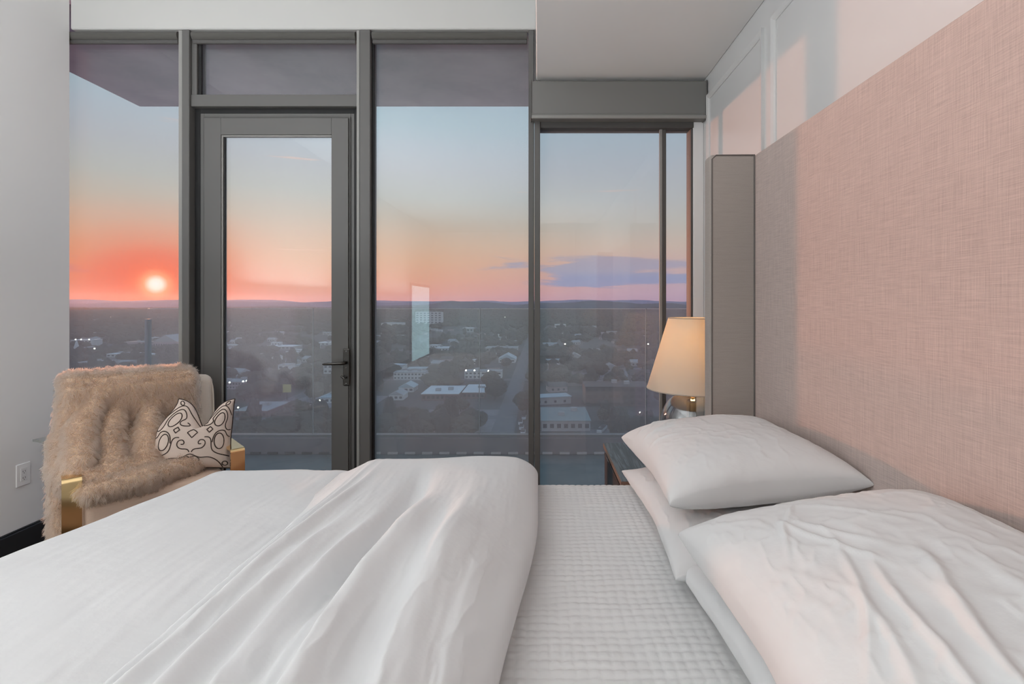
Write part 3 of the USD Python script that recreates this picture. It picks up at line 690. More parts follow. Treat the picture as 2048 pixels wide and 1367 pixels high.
def pillow(name, c, half, T, tilt, yawp, label, seed, corner=.10, wr=1.0, plump=.40, roll=0.0, creases=()):
    """c: centre; half: half sizes along x (up the bed) and y (across it); tilt: the headboard side is raised by it."""
    n = 170
    u = np.sin(np.linspace(-1, 1, n) * PI / 2) * .35 + np.linspace(-1, 1, n) * .65
    U, V = np.meshgrid(u, u, indexing='ij')
    fu = np.clip(1 - np.abs(U) ** 2.6, 0, 1); fv = np.clip(1 - np.abs(V) ** 2.8, 0, 1)
    th = T * (fu * fv) ** plump
    x = half[0] * U * (1 - corner * (1 - V ** 2) * U ** 2 * 0 - corner * (1 - np.abs(V) ** 1.5) * np.abs(U) ** 3)
    y = half[1] * V * (1 - corner * (1 - np.abs(U) ** 1.5) * np.abs(V) ** 3)
    edge = 1 - (fu * fv) ** .35
    rad = np.arctan2(V, U)
    wrk = wr * (.010 * sn(U * 1.5, V * 1.5, 2.2, seed, 3) + .011 * edge * sn(rad * 6, np.hypot(U, V), 2.5, seed + 1, 2)
                + .004 * (1 - np.abs(2 * meshkit.fbm(np.stack([U * 5 + seed, V * 4, 0 * U], -1), 3, seed + 2) - 1)) ** 5)
    for (a, b, cdir, w, amp, ln) in creases:
        uu = (U - a) * math.cos(cdir) + (V - b) * math.sin(cdir); vv = -(U - a) * math.sin(cdir) + (V - b) * math.cos(cdir)
        vv = vv + .06 * np.sin(uu * 4 + a * 9)
        wrk = wrk + amp * np.exp(-(vv / w) ** 2) * np.exp(-(uu / ln) ** 4)
    rimfade = (fu * fv) ** .4
    flang = .010 * sn(U * 3, V * 3, 2, seed + 5, 2) * edge
    zt = th + wrk * rimfade + flang; zb = -th * .80 + .3 * wrk * rimfade + flang
    ct, st = math.cos(tilt), math.sin(tilt); cy, sy_ = math.cos(yawp), math.sin(yawp)

    def place(z):
        bend = roll * (U ** 2 - .4)
        xx = x * ct - (z + bend) * st; zz = x * st + (z + bend) * ct
        return np.stack([c[0] + xx * cy - y * sy_, c[1] + xx * sy_ + y * cy, c[2] + zz], -1)
    P, Q = place(zt), place(zb)
    V3 = np.vstack([P.reshape(-1, 3), Q.reshape(-1, 3)]); f = grid_faces(n, n); k = n * n
    idx = np.arange(k).reshape(n, n)
    ringi = np.concatenate([idx[:, 0], idx[-1, 1:], idx[::-1, -1][1:], idx[0, ::-1][1:]])
    a, b = ringi[:-1], ringi[1:]
    F = np.vstack([f, f[:, ::-1] + k, np.stack([a, a + k, b + k], 1), np.stack([a, b + k, b], 1)])
    m = trimesh.Trimesh(V3, F, process=False); m.merge_vertices()
    return obj(name, m, M['pillow'], label=label, cat='pillow', smooth=True)


pillow('bed_pillow', (.612, 1.575, .716), (.285, .385), .064, .03, .0, 'lower white pillow of the far stack beside the nightstand', 31, wr=.9)
pillow('bed_pillow', (.632, .84, .716), (.285, .415), .064, .03, .0, 'lower white pillow of the near stack, flat on the quilt', 41, wr=.9)
pillow('bed_pillow', (.615, 1.655, .860), (.278, .325), .100, .085, .03, 'upper white pillow of the far stack, plump and propped on another', 51, wr=.6,
       creases=[(-.7, .6, .5, .03, .006, .3), (-.72, .3, .3, .025, .006, .3), (-.6, .45, .8, .03, .006, .3), (-.8, .0, .1, .03, .005, .25), (-.6, .75, 1.1, .03, .005, .3)])
pillow('bed_pillow', (.606, .79, .872), (.290, .375), .106, .16, -.02, 'upper white pillow of the near stack, large and creased in front', 61, wr=1.0,
       creases=[(-.1, -.45, 1.35, .035, .012, .45), (.15, -.5, 1.4, .05, .008, .4), (-.35, -.5, 1.2, .03, .009, .5), (-.5, -.2, 1.0, .025, .007, .4), (-.3, .2, 1.9, .02, .005, .3),
                (-.55, .35, 1.2, .02, .005, .2), (-.4, .5, .7, .02, .004, .2), (-.2, .3, 2.2, .02, .004, .25), (-.6, -.6, 1.3, .03, .008, .5), (0, .45, 2.6, .02, .003, .3)])

# ------------------------------------------------------------------ nightstand and lamp
nsd = thing('nightstand', 'black oak nightstand between the bed and the window', 'nightstand')
x0, x1, y0, y1 = .360, .972, 2.157, 2.75
tp = obj('table_top', box(x0, x1, y0, y1, .574, .600, .002), M['oak'], nsd)
obj('worn_edge', cat_(box(x0 - .0015, x0 + .001, y0, y1, .576, .5985, .0004), box(x0, x1, y0 - .0015, y0 + .001, .576, .5985, .0004)), M['oak_edge'], tp, label='worn brown top edge')
obj('cabinet_body', box(x0 + .012, x1 - .004, y0 + .012, y1 - .012, .06, .574, .003), M['oak_dark'], nsd)
for z0, z1 in ((.09, .31), (.33, .555)):
    obj('drawer', box(x0 + .002, x0 + .014, y0 + .03, y1 - .03, z0, z1, .002), M['oak_dark'], nsd)
obj('plinth', box(x0 + .04, x1 - .03, y0 + .04, y1 - .04, 0, .06, .002), M['oak_dark'], nsd)

LX, LY = .747, 2.415
lp = thing('table_lamp', 'glass table lamp with a glowing cream shade on the nightstand', 'lamp', (LX, LY, .600))
prof = [(0.0, .004), (.085, .004), (.105, .012), (.135, .06), (.149, .11), (.153, .17), (.147, .225), (.128, .275), (.095, .312), (.060, .328), (.040, .333)]
pr = np.array(prof); tt = np.linspace(0, 1, len(pr)); ts = np.linspace(0, 1, 60)
from scipy.interpolate import PchipInterpolator
ro = np.stack([PchipInterpolator(tt, pr[:, 0])(ts), PchipInterpolator(tt, pr[:, 1])(ts)], 1)
ri = ro.copy(); ri[:, 0] = np.maximum(ri[:, 0] - .005, 0); ri[1:-1, 1] += .003; ri[0] = (0, .009)
obj('glass_body', lathe(np.vstack([ro, ri[::-1]]), 72), M['crystal'], lp, smooth=50)
obj('gold_collar', lathe([(0, .326), (.062, .326), (.064, .332), (.060, .342), (.03, .350), (.018, .358), (.018, .392), (0, .392)], 48), M['gold'], lp, smooth=35)
st_ = obj('gold_stem', lathe([(0, .01), (.010, .01), (.010, .392), (0, .392)], 24), M['gold'], lp, smooth=40)
obj('stem_tube', lathe([(.016, .012), (.018, .012), (.018, .326), (.016, .326), (.016, .012)], 32), M['crystal'], st_, smooth=40)
obj('base_foot', lathe([(0, 0), (.09, 0), (.09, .004), (0, .004)], 48), M['gold'], lp, smooth=30)
sh = obj('lamp_shade', lathe([(.2165, .356), (.115, .696), (.1135, .696), (.215, .356), (.2165, .356)], 96), M['lampshade'], lp, smooth=40, label='tapered cream cloth shade lit from inside')
obj('shade_rim', cat_(tube([(.2165 * math.cos(a), .2165 * math.sin(a), .357) for a in np.linspace(0, 2 * PI, 72, endpoint=False)], .0025, 8, True),
                      tube([(.115 * math.cos(a), .115 * math.sin(a), .696) for a in np.linspace(0, 2 * PI, 72, endpoint=False)], .0022, 8, True)), plain('shade_rim_cloth', (.5, .44, .37), .9), sh, smooth=60)
obj('bulb', cat_(trimesh.creation.icosphere(3, .032).apply_translation((0, 0, .56))), M['bulb'], lp, smooth=True)
obj('bulb_socket', lathe([(0, .392), (.016, .392), (.016, .53), (0, .53)], 24), M['gold'], lp, smooth=40)
obj('shade_spider', cat_(*[tube([(0, 0, .648), (.118 * math.cos(a), .118 * math.sin(a), .685)], .0016, 6) for a in (0, 2.094, 4.189)]), M['gold'], lp)

# ------------------------------------------------------------------ armchair, throw, cushion, side table
YAW = .784
CX, CY = -1.70, 2.265
ch = thing('armchair', 'beige upholstered armchair with polished brass flat-bar arms', 'armchair', (CX, CY, 0), YAW)
AW, AH, AD = .332, .648, .56
for s in (-1, 1):
    x0, x1 = (s * AW - .062, s * AW) if s > 0 else (s * AW, s * AW + .062)
    th, r = .012, .018
    outer = m3.CrossSection([[(-.0, 0), (AD, 0), (AD, AH), (-.0, AH)]]).offset(-r, m3.JoinType.Round).offset(r, m3.JoinType.Round, 2, 32)
    inner = m3.CrossSection([[(th, th), (AD - th, th), (AD - th, AH - th), (th, AH - th)]]).offset(-(r - .006), m3.JoinType.Round).offset(r - .006, m3.JoinType.Round, 2, 32)
    man = (outer - inner).extrude(.062)
    v = to_tm(man); p = v.vertices.copy()
    v.vertices = np.stack([x0 + p[:, 2], p[:, 0], p[:, 1]], 1)
    if np.linalg.det(np.array([[0, 0, 1], [1, 0, 0], [0, 1, 0]])) < 0: v.invert()
    obj('brass_arm', v, M['brass'], ch, smooth=25, label='polished brass flat-bar arm and leg loop')
obj('seat_frame', rbox(-AW + .064, AW - .064, .03, .54, .26, .36, .02), M['seat'], ch, smooth=40)


def puffy(x0, x1, y0, y1, z0, z1, r, bulge, axis, n=None):
    """Boxed cushion: rounded box whose faces along one axis swell."""
    man = rbox(x0, x1, y0, y1, z0, z1, r, 24).refine_to_length(.02)
    m = to_tm(man); v = m.vertices.copy(); lo, hi = m.bounds; c = (lo + hi) / 2; h = (hi - lo) / 2
    q = (v - c) / h
    o = [i for i in range(3) if i != axis]
    amt = (1 - np.abs(q[:, o[0]]) ** 2.5) * (1 - np.abs(q[:, o[1]]) ** 2.5)
    v[:, axis] += np.sign(q[:, axis]) * bulge * amt * np.abs(q[:, axis])
    m.vertices = v
    return m


sc = puffy(-AW + .065, AW - .065, -.005, .56, .36, .530, .035, .022, 2)
obj('seat_cushion', sc, M['seat'], ch, smooth=50)
bc = puffy(-.305, .300, 0, .15, 0, .50, .045, .03, 1)
R = trimesh.transformations.rotation_matrix(.10, (-1, 0, 0))
bc.apply_transform(R); bc.apply_translation((0, .425, .475))
obj('back_cushion', bc, M['seat_light'], ch, smooth=50)
pts = []
for a in np.linspace(0, 2 * PI, 120, endpoint=False):
    c, s = math.cos(a), math.sin(a); k = (abs(c) ** 8 + abs(s) ** 8) ** (-1 / 8)
    pts.append((-.0025 + .300 * k * c, .018, .25 + .247 * k * s))
pp = trimesh.transform_points(np.array(pts), trimesh.transformations.translation_matrix((0, .425, .475)) @ R)
obj('back_piping', tube(pp, .0045, 8, True), M['seat_light'], ch, smooth=60)

# the fur throw: a thick soft sheet made of merged rolls, in the chair's own space
def cap(P, a, b, ra, rb):
    a, b = np.array(a, float), np.array(b, float); ab = b - a
    t = np.clip(((P - a) @ ab) / (ab @ ab), 0, 1)
    return np.linalg.norm(P - a - t[..., None] * ab, axis=-1) - (ra + (rb - ra) * t)


def rb(P, c, h, r, tilt=0.0):
    q = P - np.array(c)
    if tilt:
        ct, s_ = math.cos(tilt), math.sin(tilt)
        q = np.stack([q[..., 0], q[..., 1] * ct - q[..., 2] * s_, q[..., 1] * s_ + q[..., 2] * ct], -1)
    d = np.abs(q) - (np.array(h) - r)
    return np.linalg.norm(np.maximum(d, 0), axis=-1) + np.minimum(d.max(-1), 0) - r


def smin(a, b, k):
    h_ = np.clip(.5 + .5 * (b - a) / k, 0, 1)
    return b * (1 - h_) + a * h_ - k * h_ * (1 - h_)


HG = .011
lo = np.array([-.60, -.20, .0]); hi = np.array([.36, .76, 1.12])
ax = [np.arange(lo[i], hi[i], HG) for i in range(3)]
P = np.stack(np.meshgrid(*ax, indexing='ij'), -1)
F = rb(P, (-.055, .435, .760), (.262, .034, .220), .030, -.10)                       # sheet down the front of the back cushion
F = smin(F, rb(P, (-.055, .535, .980), (.262, .115, .030), .028), .03)               # over the top
F = smin(F, rb(P, (-.055, .655, .860), (.25, .026, .12), .024), .03)                 # down behind
F = smin(F, rb(P, (-.075, .30, .640), (.225, .12, .075), .06, -.55), .07)            # slumping towards the seat
for a, b, ra, rb_ in (
        ((-.27, .47, .93), (-.295, .35, .72), .045, .058),     # left shoulder of the throw
        ((-.295, .35, .72), (-.300, .23, .64), .060, .060),    # lump over the left arm
        ((-.300, .24, .64), (-.280, .12, .605), .058, .054),
        ((-.280, .13, .61), (-.245, .06, .585), .050, .040),
        ((-.17, .445, .95), (-.26, .29, .79), .030, .040),     # diagonal fold over the left shoulder
        ((-.26, .29, .79), (-.27, .13, .68), .042, .046),
        ((-.12, .420, .86), (-.17, .29, .72), .030, .046),     # broad middle fold that opens downwards
        ((-.17, .29, .72), (-.17, .12, .62), .046, .050),
        ((.01, .415, .84), (-.02, .28, .70), .028, .044),
        ((-.02, .28, .70), (-.05, .13, .61), .044, .046),
        ((.12, .410, .76), (.08, .26, .64), .028, .042),
        ((.06, .20, .590), (-.10, .11, .590), .044, .045),     # bunched on the seat
        ((-.10, .11, .590), (-.24, .08, .592), .046, .048),
        ((.13, .11, .580), (-.06, .020, .580), .034, .036),    # front roll along the seat
        ((-.06, .020, .580), (-.245, -.004, .576), .036, .034),
        ((-.325, .18, .60), (-.345, .09, .34), .034, .026),    # tail hanging outside the arm
        ((-.345, .09, .34), (-.352, .06, .07), .028, .030)):
    F = smin(F, cap(P, a, b, ra * 1.10, rb_ * 1.12), .026)
F += .012 * (meshkit.fbm(P * 9, 3, 71) - .5) + .018 * (meshkit.fbm(P * np.array([5, 5, 3]), 2, 72) - .5)
fur = surface_nets(F, lo, HG)
trimesh.smoothing.filter_taubin(fur, iterations=6)
if fur.volume < 0: fur.invert()
tw = thing('fur_throw', 'tan faux-fur throw draped over the back and left arm of the armchair', 'throw', (CX, CY, 0), YAW)
obj('throw_hide', fur, M['hide'], tw, smooth=True)
NH = 120000
pos, fi = trimesh.sample.sample_surface(fur, NH, seed=3)
nrm = fur.face_normals[fi]
# hair lies along gravity with soft swirls; pale tips, roots darkened to put shade into the pile
flow = np.stack([.5 * (meshkit.fbm(pos * 7, 2, 81) - .5), .5 * (meshkit.fbm(pos * 7, 2, 82) - .5) - .15, -.85 + .6 * (meshkit.fbm(pos * 7, 2, 83) - .5)], 1)
flow -= nrm * (flow * nrm).sum(1, keepdims=True) * .8
clump_n = 9000
cc = pos[rng.choice(NH, clump_n, replace=False)]
_, ci = cKDTree(cc).query(pos)
crand = rng.normal(size=(clump_n, 3)) * .32
ln = (.022 + .012 * rng.random(NH))[:, None]
d1 = nrm * .75 + flow * .55 + crand[ci] * .6 + rng.normal(size=(NH, 3)) * .12
d1 /= np.linalg.norm(d1, axis=1, keepdims=True)
d2 = nrm * .25 + flow * 1.0 + crand[ci] * .7 + rng.normal(size=(NH, 3)) * .12
d2 /= np.linalg.norm(d2, axis=1, keepdims=True)
p0 = pos - nrm * .002; p1 = p0 + d1 * ln * .45; p2 = p1 + (d1 + d2) / 2 * ln * .3; p3 = p2 + d2 * ln * .35
tip = (cc[ci] - pos); p3 = p3 + (tip - nrm * (tip * nrm).sum(1, keepdims=True)) * .3
cur = UsdGeom.BasisCurves.Define(stage, str(tw.GetPath()) + '/fur_pile')
cur.CreatePointsAttr(Vt.Vec3fArray.FromNumpy(np.stack([p0, p1, p2, p3], 1).reshape(-1, 3).astype(np.float32)))
cur.CreateCurveVertexCountsAttr(Vt.IntArray.FromNumpy(np.full(NH, 4, np.int32)))
cur.CreateTypeAttr('linear')
cur.CreateWidthsAttr(Vt.FloatArray.FromNumpy(np.tile(np.array([.0016, .0014, .0011, .0005], np.float32), NH)))
cur.SetWidthsInterpolation('vertex')
furm = usdkit.material(stage, L + 'fur_pile', {
    'h': ('hair_info', {}), 'r': ('rgb_ramp', {'ramp': [(0, (.34, .245, .19)), (.4, (.55, .435, .36)), (.75, (.74, .645, .575)), (1, (.88, .835, .79))]}),
    'p': ('principled_hair_bsdf', {'model': 'Chiang', 'parametrization': 'Direct coloring', 'roughness': .45, 'radial_roughness': .6, 'coat': 0.0, 'random_color': .0})},
    [('h.intercept', 'r.fac'), ('r.color', 'p.color')], surface='p.BSDF')
UsdShade.MaterialBindingAPI.Apply(cur.GetPrim()).Bind(furm)
tag(cur.GetPrim(), kind='stuff')

# scatter cushion with a chopped top, printed with scrolls
cu_h = .172


def cushion_pt(u, v, side, lift=0.0):
    u = np.asarray(u, float); v = np.asarray(v, float)
    fu = np.clip(1 - np.abs(u) ** 2.4, 0, 1); fv = np.clip(1 - np.abs(v) ** 2.4, 0, 1)
    th = .085 * (fu * fv) ** .45
    x = cu_h * u * (1 - .10 * (1 - np.abs(v) ** 1.5) * np.abs(u) ** 3)
    z = cu_h * v * (1 - .07 * (1 - np.abs(u) ** 1.5) * np.abs(v) ** 3)
    w = smooth01(v, .0, 1.0)
    chop = np.exp(-np.abs(u / .36) ** 1.5)
    z = z - .135 * chop * w
    x = x * (1 - .30 * w) + .034 * w
    th = th * (1 - .25 * chop * w) + .012 * np.abs(u) * w
    y = -side * (th + lift) + .020 * chop * w * 0
    return np.stack([x, y, z], -1)


n = 90
uu = np.linspace(-1, 1, n); uu = .6 * uu + .4 * np.sin(uu * PI / 2)
U, V = np.meshgrid(uu, uu, indexing='ij')
A, B = cushion_pt(U, V, 1), cushion_pt(U, V, -1)
V3 = np.vstack([A.reshape(-1, 3), B.reshape(-1, 3)]); f = grid_faces(n, n)
m = trimesh.Trimesh(V3, np.vstack([f, f[:, ::-1] + n * n]), process=False); m.merge_vertices()
if m.volume < 0: m.invert()
cl_c, cl_s = math.cos(YAW), math.sin(YAW)
CUX, CUY = -1.715, 2.500
cu = UsdGeom.Xform.Define(stage, '/World/' + numbered('/World', 'scatter_cushion'))
T = Gf.Matrix4d(1.0); T.SetRotate(Gf.Rotation(Gf.Vec3d(1, 0, 0), -14)); R1 = Gf.Matrix4d(1.0); R1.SetRotate(Gf.Rotation(Gf.Vec3d(0, 1, 0), 5))
R2 = Gf.Matrix4d(1.0); R2.SetRotate(Gf.Rotation(Gf.Vec3d(0, 0, 1), 27)); T2 = Gf.Matrix4d(1.0); T2.SetTranslate(Gf.Vec3d(CUX, CUY, .715))
cu.AddTransformOp().Set(R1 * T * R2 * T2)
cu = tag(cu.GetPrim(), 'cream square cushion with brown scroll pattern on the armchair seat', 'cushion')
obj('cushion_cover', m, M['cushion'], cu, smooth=True)
e1 = np.linspace(-1, 1, 60)
bord = np.concatenate([np.stack([e1, -np.ones(60)], 1), np.stack([np.ones(60), e1], 1)[1:], np.stack([e1[::-1], np.ones(60)], 1)[1:], np.stack([-np.ones(60), e1[::-1]], 1)[1:-1]])
obj('cushion_piping', tube(cushion_pt(bord[:, 0], bord[:, 1], 1), .0036, 8, True), M['cord'], cu, smooth=60, label='dark brown corded edge')
lines = []


def circ(cx, cy, rx, ry, rot=0, a0=0, a1=2 * PI, nn=40):
    a = np.linspace(a0, a1, nn); x, y = rx * np.cos(a), ry * np.sin(a)
    lines.append(np.stack([cx + x * math.cos(rot) - y * math.sin(rot), cy + x * math.sin(rot) + y * math.cos(rot)], 1))


def spl(pts, nn=60):
    from scipy.interpolate import CubicSpline
    p = np.array(pts, float); d = np.r_[0, np.cumsum(np.linalg.norm(np.diff(p, axis=0), axis=1))]
    lines.append(CubicSpline(d, p)(np.linspace(0, d[-1], nn)))


for s in (-1, 1):
    for cx, cy, sz in ((.40 * s, .12, .095),):
        lines.append(np.array([(cx - sz * .8, cy), (cx, cy + sz), (cx + sz * .8, cy), (cx, cy - sz), (cx - sz * .8, cy)]))
    circ(.62 * s, .42, .14, .21, -.15 * s); circ(.68 * s, -.22, .13, .22, .12 * s)
    spl([(s * .03, -.50), (s * .10, -.42), (s * .24, -.40), (s * .33, -.30), (s * .30, -.19), (s * .20, -.18), (s * .17, -.26), (s * .24, -.28)])
    spl([(s * .30, -.10), (s * .44, -.14), (s * .48, -.30), (s * .52, -.46), (s * .70, -.58), (s * .97, -.66)])
    spl([(0, -.56), (s * .10, -.60), (s * .22, -.66), (s * .42, -.66), (s * .62, -.74), (s * .80, -.97)])
    spl([(s * .02, -.66), (s * .09, -.62), (s * .20, -.68), (s * .22, -.78), (s * .12, -.86), (s * .10, -.97)])
    spl([(s * .97, .10), (s * .84, .12), (s * .80, .24), (s * .84, .40), (s * .80, .62), (s * .66, .74), (s * .50, .70), (s * .40, .55), (s * .44, .40), (s * .36, .30), (s * .22, .34), (s * .20, .46), (s * .29, .48)])
    spl([(s * .97, .52), (s * .90, .66), (s * .78, .80), (s * .60, .86), (s * .38, .80), (s * .20, .84), (s * .05, .96)])
    spl([(s * .97, -.10), (s * .86, -.02), (s * .80, .06), (s * .70, .08), (s * .58, .02), (s * .52, -.10), (s * .50, -.25)])
    circ(s * .80, .90, .08, .05, .4 * s); circ(s * .86, -.86, .07, .06)
lines.append(np.array([(-.12, .03), (0, .17), (.12, .03), (0, -.11), (-.12, .03)]))
ts_ = []
for l in lines:
    if len(l) < 10:
        d = np.r_[0, np.cumsum(np.linalg.norm(np.diff(l, axis=0), axis=1))]; q = np.linspace(0, d[-1], 33)
        l = np.stack([np.interp(q, d, l[:, 0]), np.interp(q, d, l[:, 1])], 1)
    l = np.clip(l, -.985, .985)
    ts_.append(tube(cushion_pt(l[:, 0], l[:, 1], 1, .0002), .0024, 6))
obj('scroll_print', cat_(*ts_), M['cord'], cu, smooth=60, label='brown scroll and diamond line pattern')

# slim side table between the armchair and the wall
sd = thing('side_table', 'slim grey side table behind the armchair, against the left wall', 'side table')
obj('table_top', trimesh.convex.convex_hull(np.array([(x, y, z) for x, y in ((-2.666, 2.637), (-2.467, 2.564), (-2.394, 2.763), (-2.593, 2.836)) for z in (.638, .650)])), M['steel'], sd)
obj('table_leg', trimesh.creation.cylinder(.012, .62, sections=20).apply_translation((-2.53, 2.70, .33)), M['steel'], sd, smooth=40)
obj('table_foot', trimesh.creation.cylinder(.08, .02, sections=32).apply_translation((-2.53, 2.70, .01)), M['steel'], sd, smooth=40)

# ------------------------------------------------------------------ the town below the tower
GZ = -60.0
obj('town_ground', box(-12000, 6000, 60, 12500, GZ - 8, GZ, .1), M['ground'], label='dark flat ground of the town far below the balcony', cat='ground', kind='structure')
for k_, (ya, yb, top_, amp_, lab, sc_) in enumerate((
        (3900, 5600, None, 0, 'dark wooded ridge nearest to the town, at the right', 1 / 420.),
        (6300, 8000, 72, 62, 'middle range of low hills on the horizon, haze blue put into its colour', 1 / 700.),
        (8600, 11000, 100, 66, 'far range of low hills on the horizon, pale haze violet put into its colour', 1 / 900.))):
    gx = np.arange(-11800, 5800, 55.0); gy = np.linspace(ya, yb, 14)
    GX, GY = np.meshgrid(gx, gy, indexing='ij')
    env = np.sin(np.clip((GY - ya) / (yb - ya), 0, 1) * PI) ** .7
    nz = meshkit.fbm(np.stack([GX * sc_, GY * sc_ * .6, np.full_like(GX, k_ * 3.1)], -1), 4, 100 + k_)
    if top_ is None:
        r_ = GX / GY
        Hh = 56 * np.exp(-((r_ - .115) / .06) ** 2) + 40 * np.exp(-((r_ - .02) / .04) ** 2) + 34 * np.exp(-((r_ + .14) / .12) ** 2) + 26 * np.exp(-((r_ - .24) / .05) ** 2) + 18 + 80 * (nz - .5)
    else:
        Hh = top_ + amp_ * 2 * (nz - .5)
    Pz = np.stack([GX, GY, GZ - 3 + np.maximum(Hh, 1) * env], -1)
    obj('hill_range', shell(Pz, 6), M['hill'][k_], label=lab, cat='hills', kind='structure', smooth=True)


def gpos(px, py):
    y = (CAMZ - GZ) * 1000 / (py - 605.0)
    return (px - 1076) / 1000 * y, y


foot = []            # footprints (x, y, radius x, radius y) kept free of trees


def seen(x, y):
    """Where in the view a thing on the ground of the town shows, in words."""
    px, py = 1076 + 1000 * x / y, 605 + 1000 * (CAMZ - GZ) / y
    pane_ = next((n for a, b, n in ((-9e9, 366, 'left pane'), (366, 555, 'door glass, left half'), (555, 715, 'door glass, right half'), (715, 900, 'middle pane, left half'), (900, 1068, 'middle pane, right half'), (1068, 1200, 'right pane, left half'), (1200, 9e9, 'right pane, right half')) if a <= px < b))
    return ('low' if py > 800 else 'midway' if py > 720 else 'high' if py > 665 else 'near the horizon') + ' in the ' + pane_


def free(x, y, m=2.0):
    return all(abs(x - a) > rx + m or abs(y - b) > ry + m for a, b, rx, ry in foot)


def strip(name, p0, p1, w, mat, label, dz=.15):
    a, b = np.array(p0, float), np.array(p1, float); d = b - a; L_ = np.linalg.norm(d); d /= L_
    nrm_ = np.array([-d[1], d[0]])
    q = [(*(a + nrm_ * w / 2), GZ), (*(a - nrm_ * w / 2), GZ), (*(b - nrm_ * w / 2), GZ), (*(b + nrm_ * w / 2), GZ)]
    q = np.array(q + [(x, y, z + dz) for x, y, z in q])
    obj(name, trimesh.convex.convex_hull(q), mat, label=label, cat='road' if 'road' in name else 'car park', kind='structure')
    for t in np.linspace(0, 1, max(2, int(L_ / 8))):
        c = a + d * L_ * t; foot.append((c[0], c[1], w / 2 + 1, 5))


strip('road', (-17, 200), (-13, 980), 11, M['asphalt'], 'straight road running away from the tower behind the middle mullion')
strip('road', (-560, 392), (300, 402), 9, M['asphalt'], 'cross street behind the long white-roofed building', .17)
strip('road', (-300, 262), (-17, 268), 8, M['asphalt'], 'near cross street in front of the car park', .16)
strip('road', (-150, 215), (-190, 900), 8, M['asphalt'], 'street running away left of the balcony door handle', .16)
strip('road', (20, 236), (250, 300), 8, M['asphalt'], 'street at the right with a white bus', .16)
strip('road', (-900, 640), (420, 655), 9, M['asphalt'], 'far cross street between the trees', .18)
strip('car_park_ground', (-152, 306), (-98, 306), 46, M['lot'], 'pale car park behind the glass door', .14)
strip('car_park_ground', (8, 420), (118, 420), 100, M['lot'], 'pale open lots behind the right window pane', .13)
strip('car_park_ground', (-62, 262), (-20, 262), 50, M['lot'], 'paved yard beside the straight road', .13)


def building(name, label, px, py, w_px, h_px, depth, wall, roof='white_roof', kind='flat', rows=1, cols=5, yaw_=0.0, cat='building'):
    x, y = gpos(px, py)
    w, h = w_px / 1000 * y, max(3.2, h_px / 1000 * y)
    t = thing(name, label, cat, (x, y, GZ), yaw_)
    obj('walls', box(-w / 2, w / 2, 0, depth, 0, h, .02), M[wall], t)
    if kind == 'flat':
        ov = .35
        obj('roof', box(-w / 2 - ov, w / 2 + ov, -ov, depth + ov, h, h + .45, .05), M[roof], t)
        rr = np.random.default_rng(int(px * 7 + py))
        for q in range(2 if w > 14 else 1):
            ux, uy = rr.uniform(-.35, .35) * w, rr.uniform(.25, .75) * depth; s_ = min(1.6, w * .08)
            obj('roof_unit', box(ux - s_, ux + s_, uy - s_, uy + s_, h + .45, h + .45 + s_ * 1.1, .03), M['grey_roof'], t)
    else:
        rh = min(w, depth) * .28
        if w >= depth:
            v = [(-w / 2 - .5, -.5, h), (w / 2 + .5, -.5, h), (w / 2 + .5, depth + .5, h), (-w / 2 - .5, depth + .5, h), (-w / 2 - .5, depth / 2, h + rh), (w / 2 + .5, depth / 2, h + rh)]
        else:
            v = [(-w / 2 - .5, -.5, h), (w / 2 + .5, -.5, h), (w / 2 + .5, depth + .5, h), (-w / 2 - .5, depth + .5, h), (0, -.5, h + rh), (0, depth + .5, h + rh)]
        obj('roof', trimesh.convex.convex_hull(np.array(v)), M[roof], t)
    for r_ in range(rows):
        for c in range(cols):
            cx = -w / 2 + w * (c + .5) / cols; ww = w / cols * .28; z0 = h * (r_ + .32) / rows; z1 = h * (r_ + .74) / rows
            obj('window', box(cx - ww, cx + ww, -.06, .05, z0, z1, .01), M['win'], t)
    foot.append((x, y + depth / 2, w / 2 + 4, depth / 2 + 5))
    foot.append((x, y - 16, w / 2 + 2, 16))
    return t


B = building
B('commercial_building', 'long low building with a bright white flat roof in two steps', 880, 801, 74, 13, 30, 'brick_wall', cols=8)
B('commercial_building', 'white-roofed annexe right of the long low white-roofed building', 947, 797, 44, 12, 30, 'brick_wall', cols=5)
B('apartment_block', 'tall pale apartment block rising above the trees near the horizon', 857, 651, 52, 27, 26, 'white_wall', rows=6, cols=7)
B('hall', 'pale wide hall left of the tall apartment block', 782, 656, 40, 10, 40, 'white_wall', 'blue_roof', cols=4)
B('office_building', 'small pale office building right of the tall apartment block', 936, 664, 20, 8, 25, 'pale_wall', cols=3)
B('apartment_block', 'row of white two-storey flats left of the middle of the pane', 818, 759, 62, 14, 12, 'white_wall', 'grey_roof', rows=2, cols=9)
B('apartment_block', 'row of white two-storey flats with three lights in front', 966, 757, 74, 14, 12, 'white_wall', 'grey_roof', rows=2, cols=9)
B('school_building', 'long pale-roofed building beyond the white flats', 1003, 703, 64, 7, 26, 'pale_wall', 'grey_roof', cols=8)
B('warehouse', 'bright gabled warehouse beyond the straight road', 1014, 725, 34, 7, 24, 'white_wall', 'blue_roof', 'gable', cols=3)
B('commercial_building', 'pale strip of shops behind the mirrored partition', 890, 702, 38, 6, 22, 'white_wall', cols=6)
B('house', 'pale blue-roofed house left of the white-roofed building', 812, 784, 30, 8, 13, 'white_wall', 'blue_roof', 'gable', cols=3)
B('house', 'white house low in the middle pane near its left edge', 792, 800, 28, 9, 12, 'white_wall', 'grey_roof', 'gable', cols=3)
B('commercial_building', 'grey-green flat-roofed store low in the right pane', 1132, 862, 98, 20, 30, 'pale_wall', 'green_roof', cols=7)
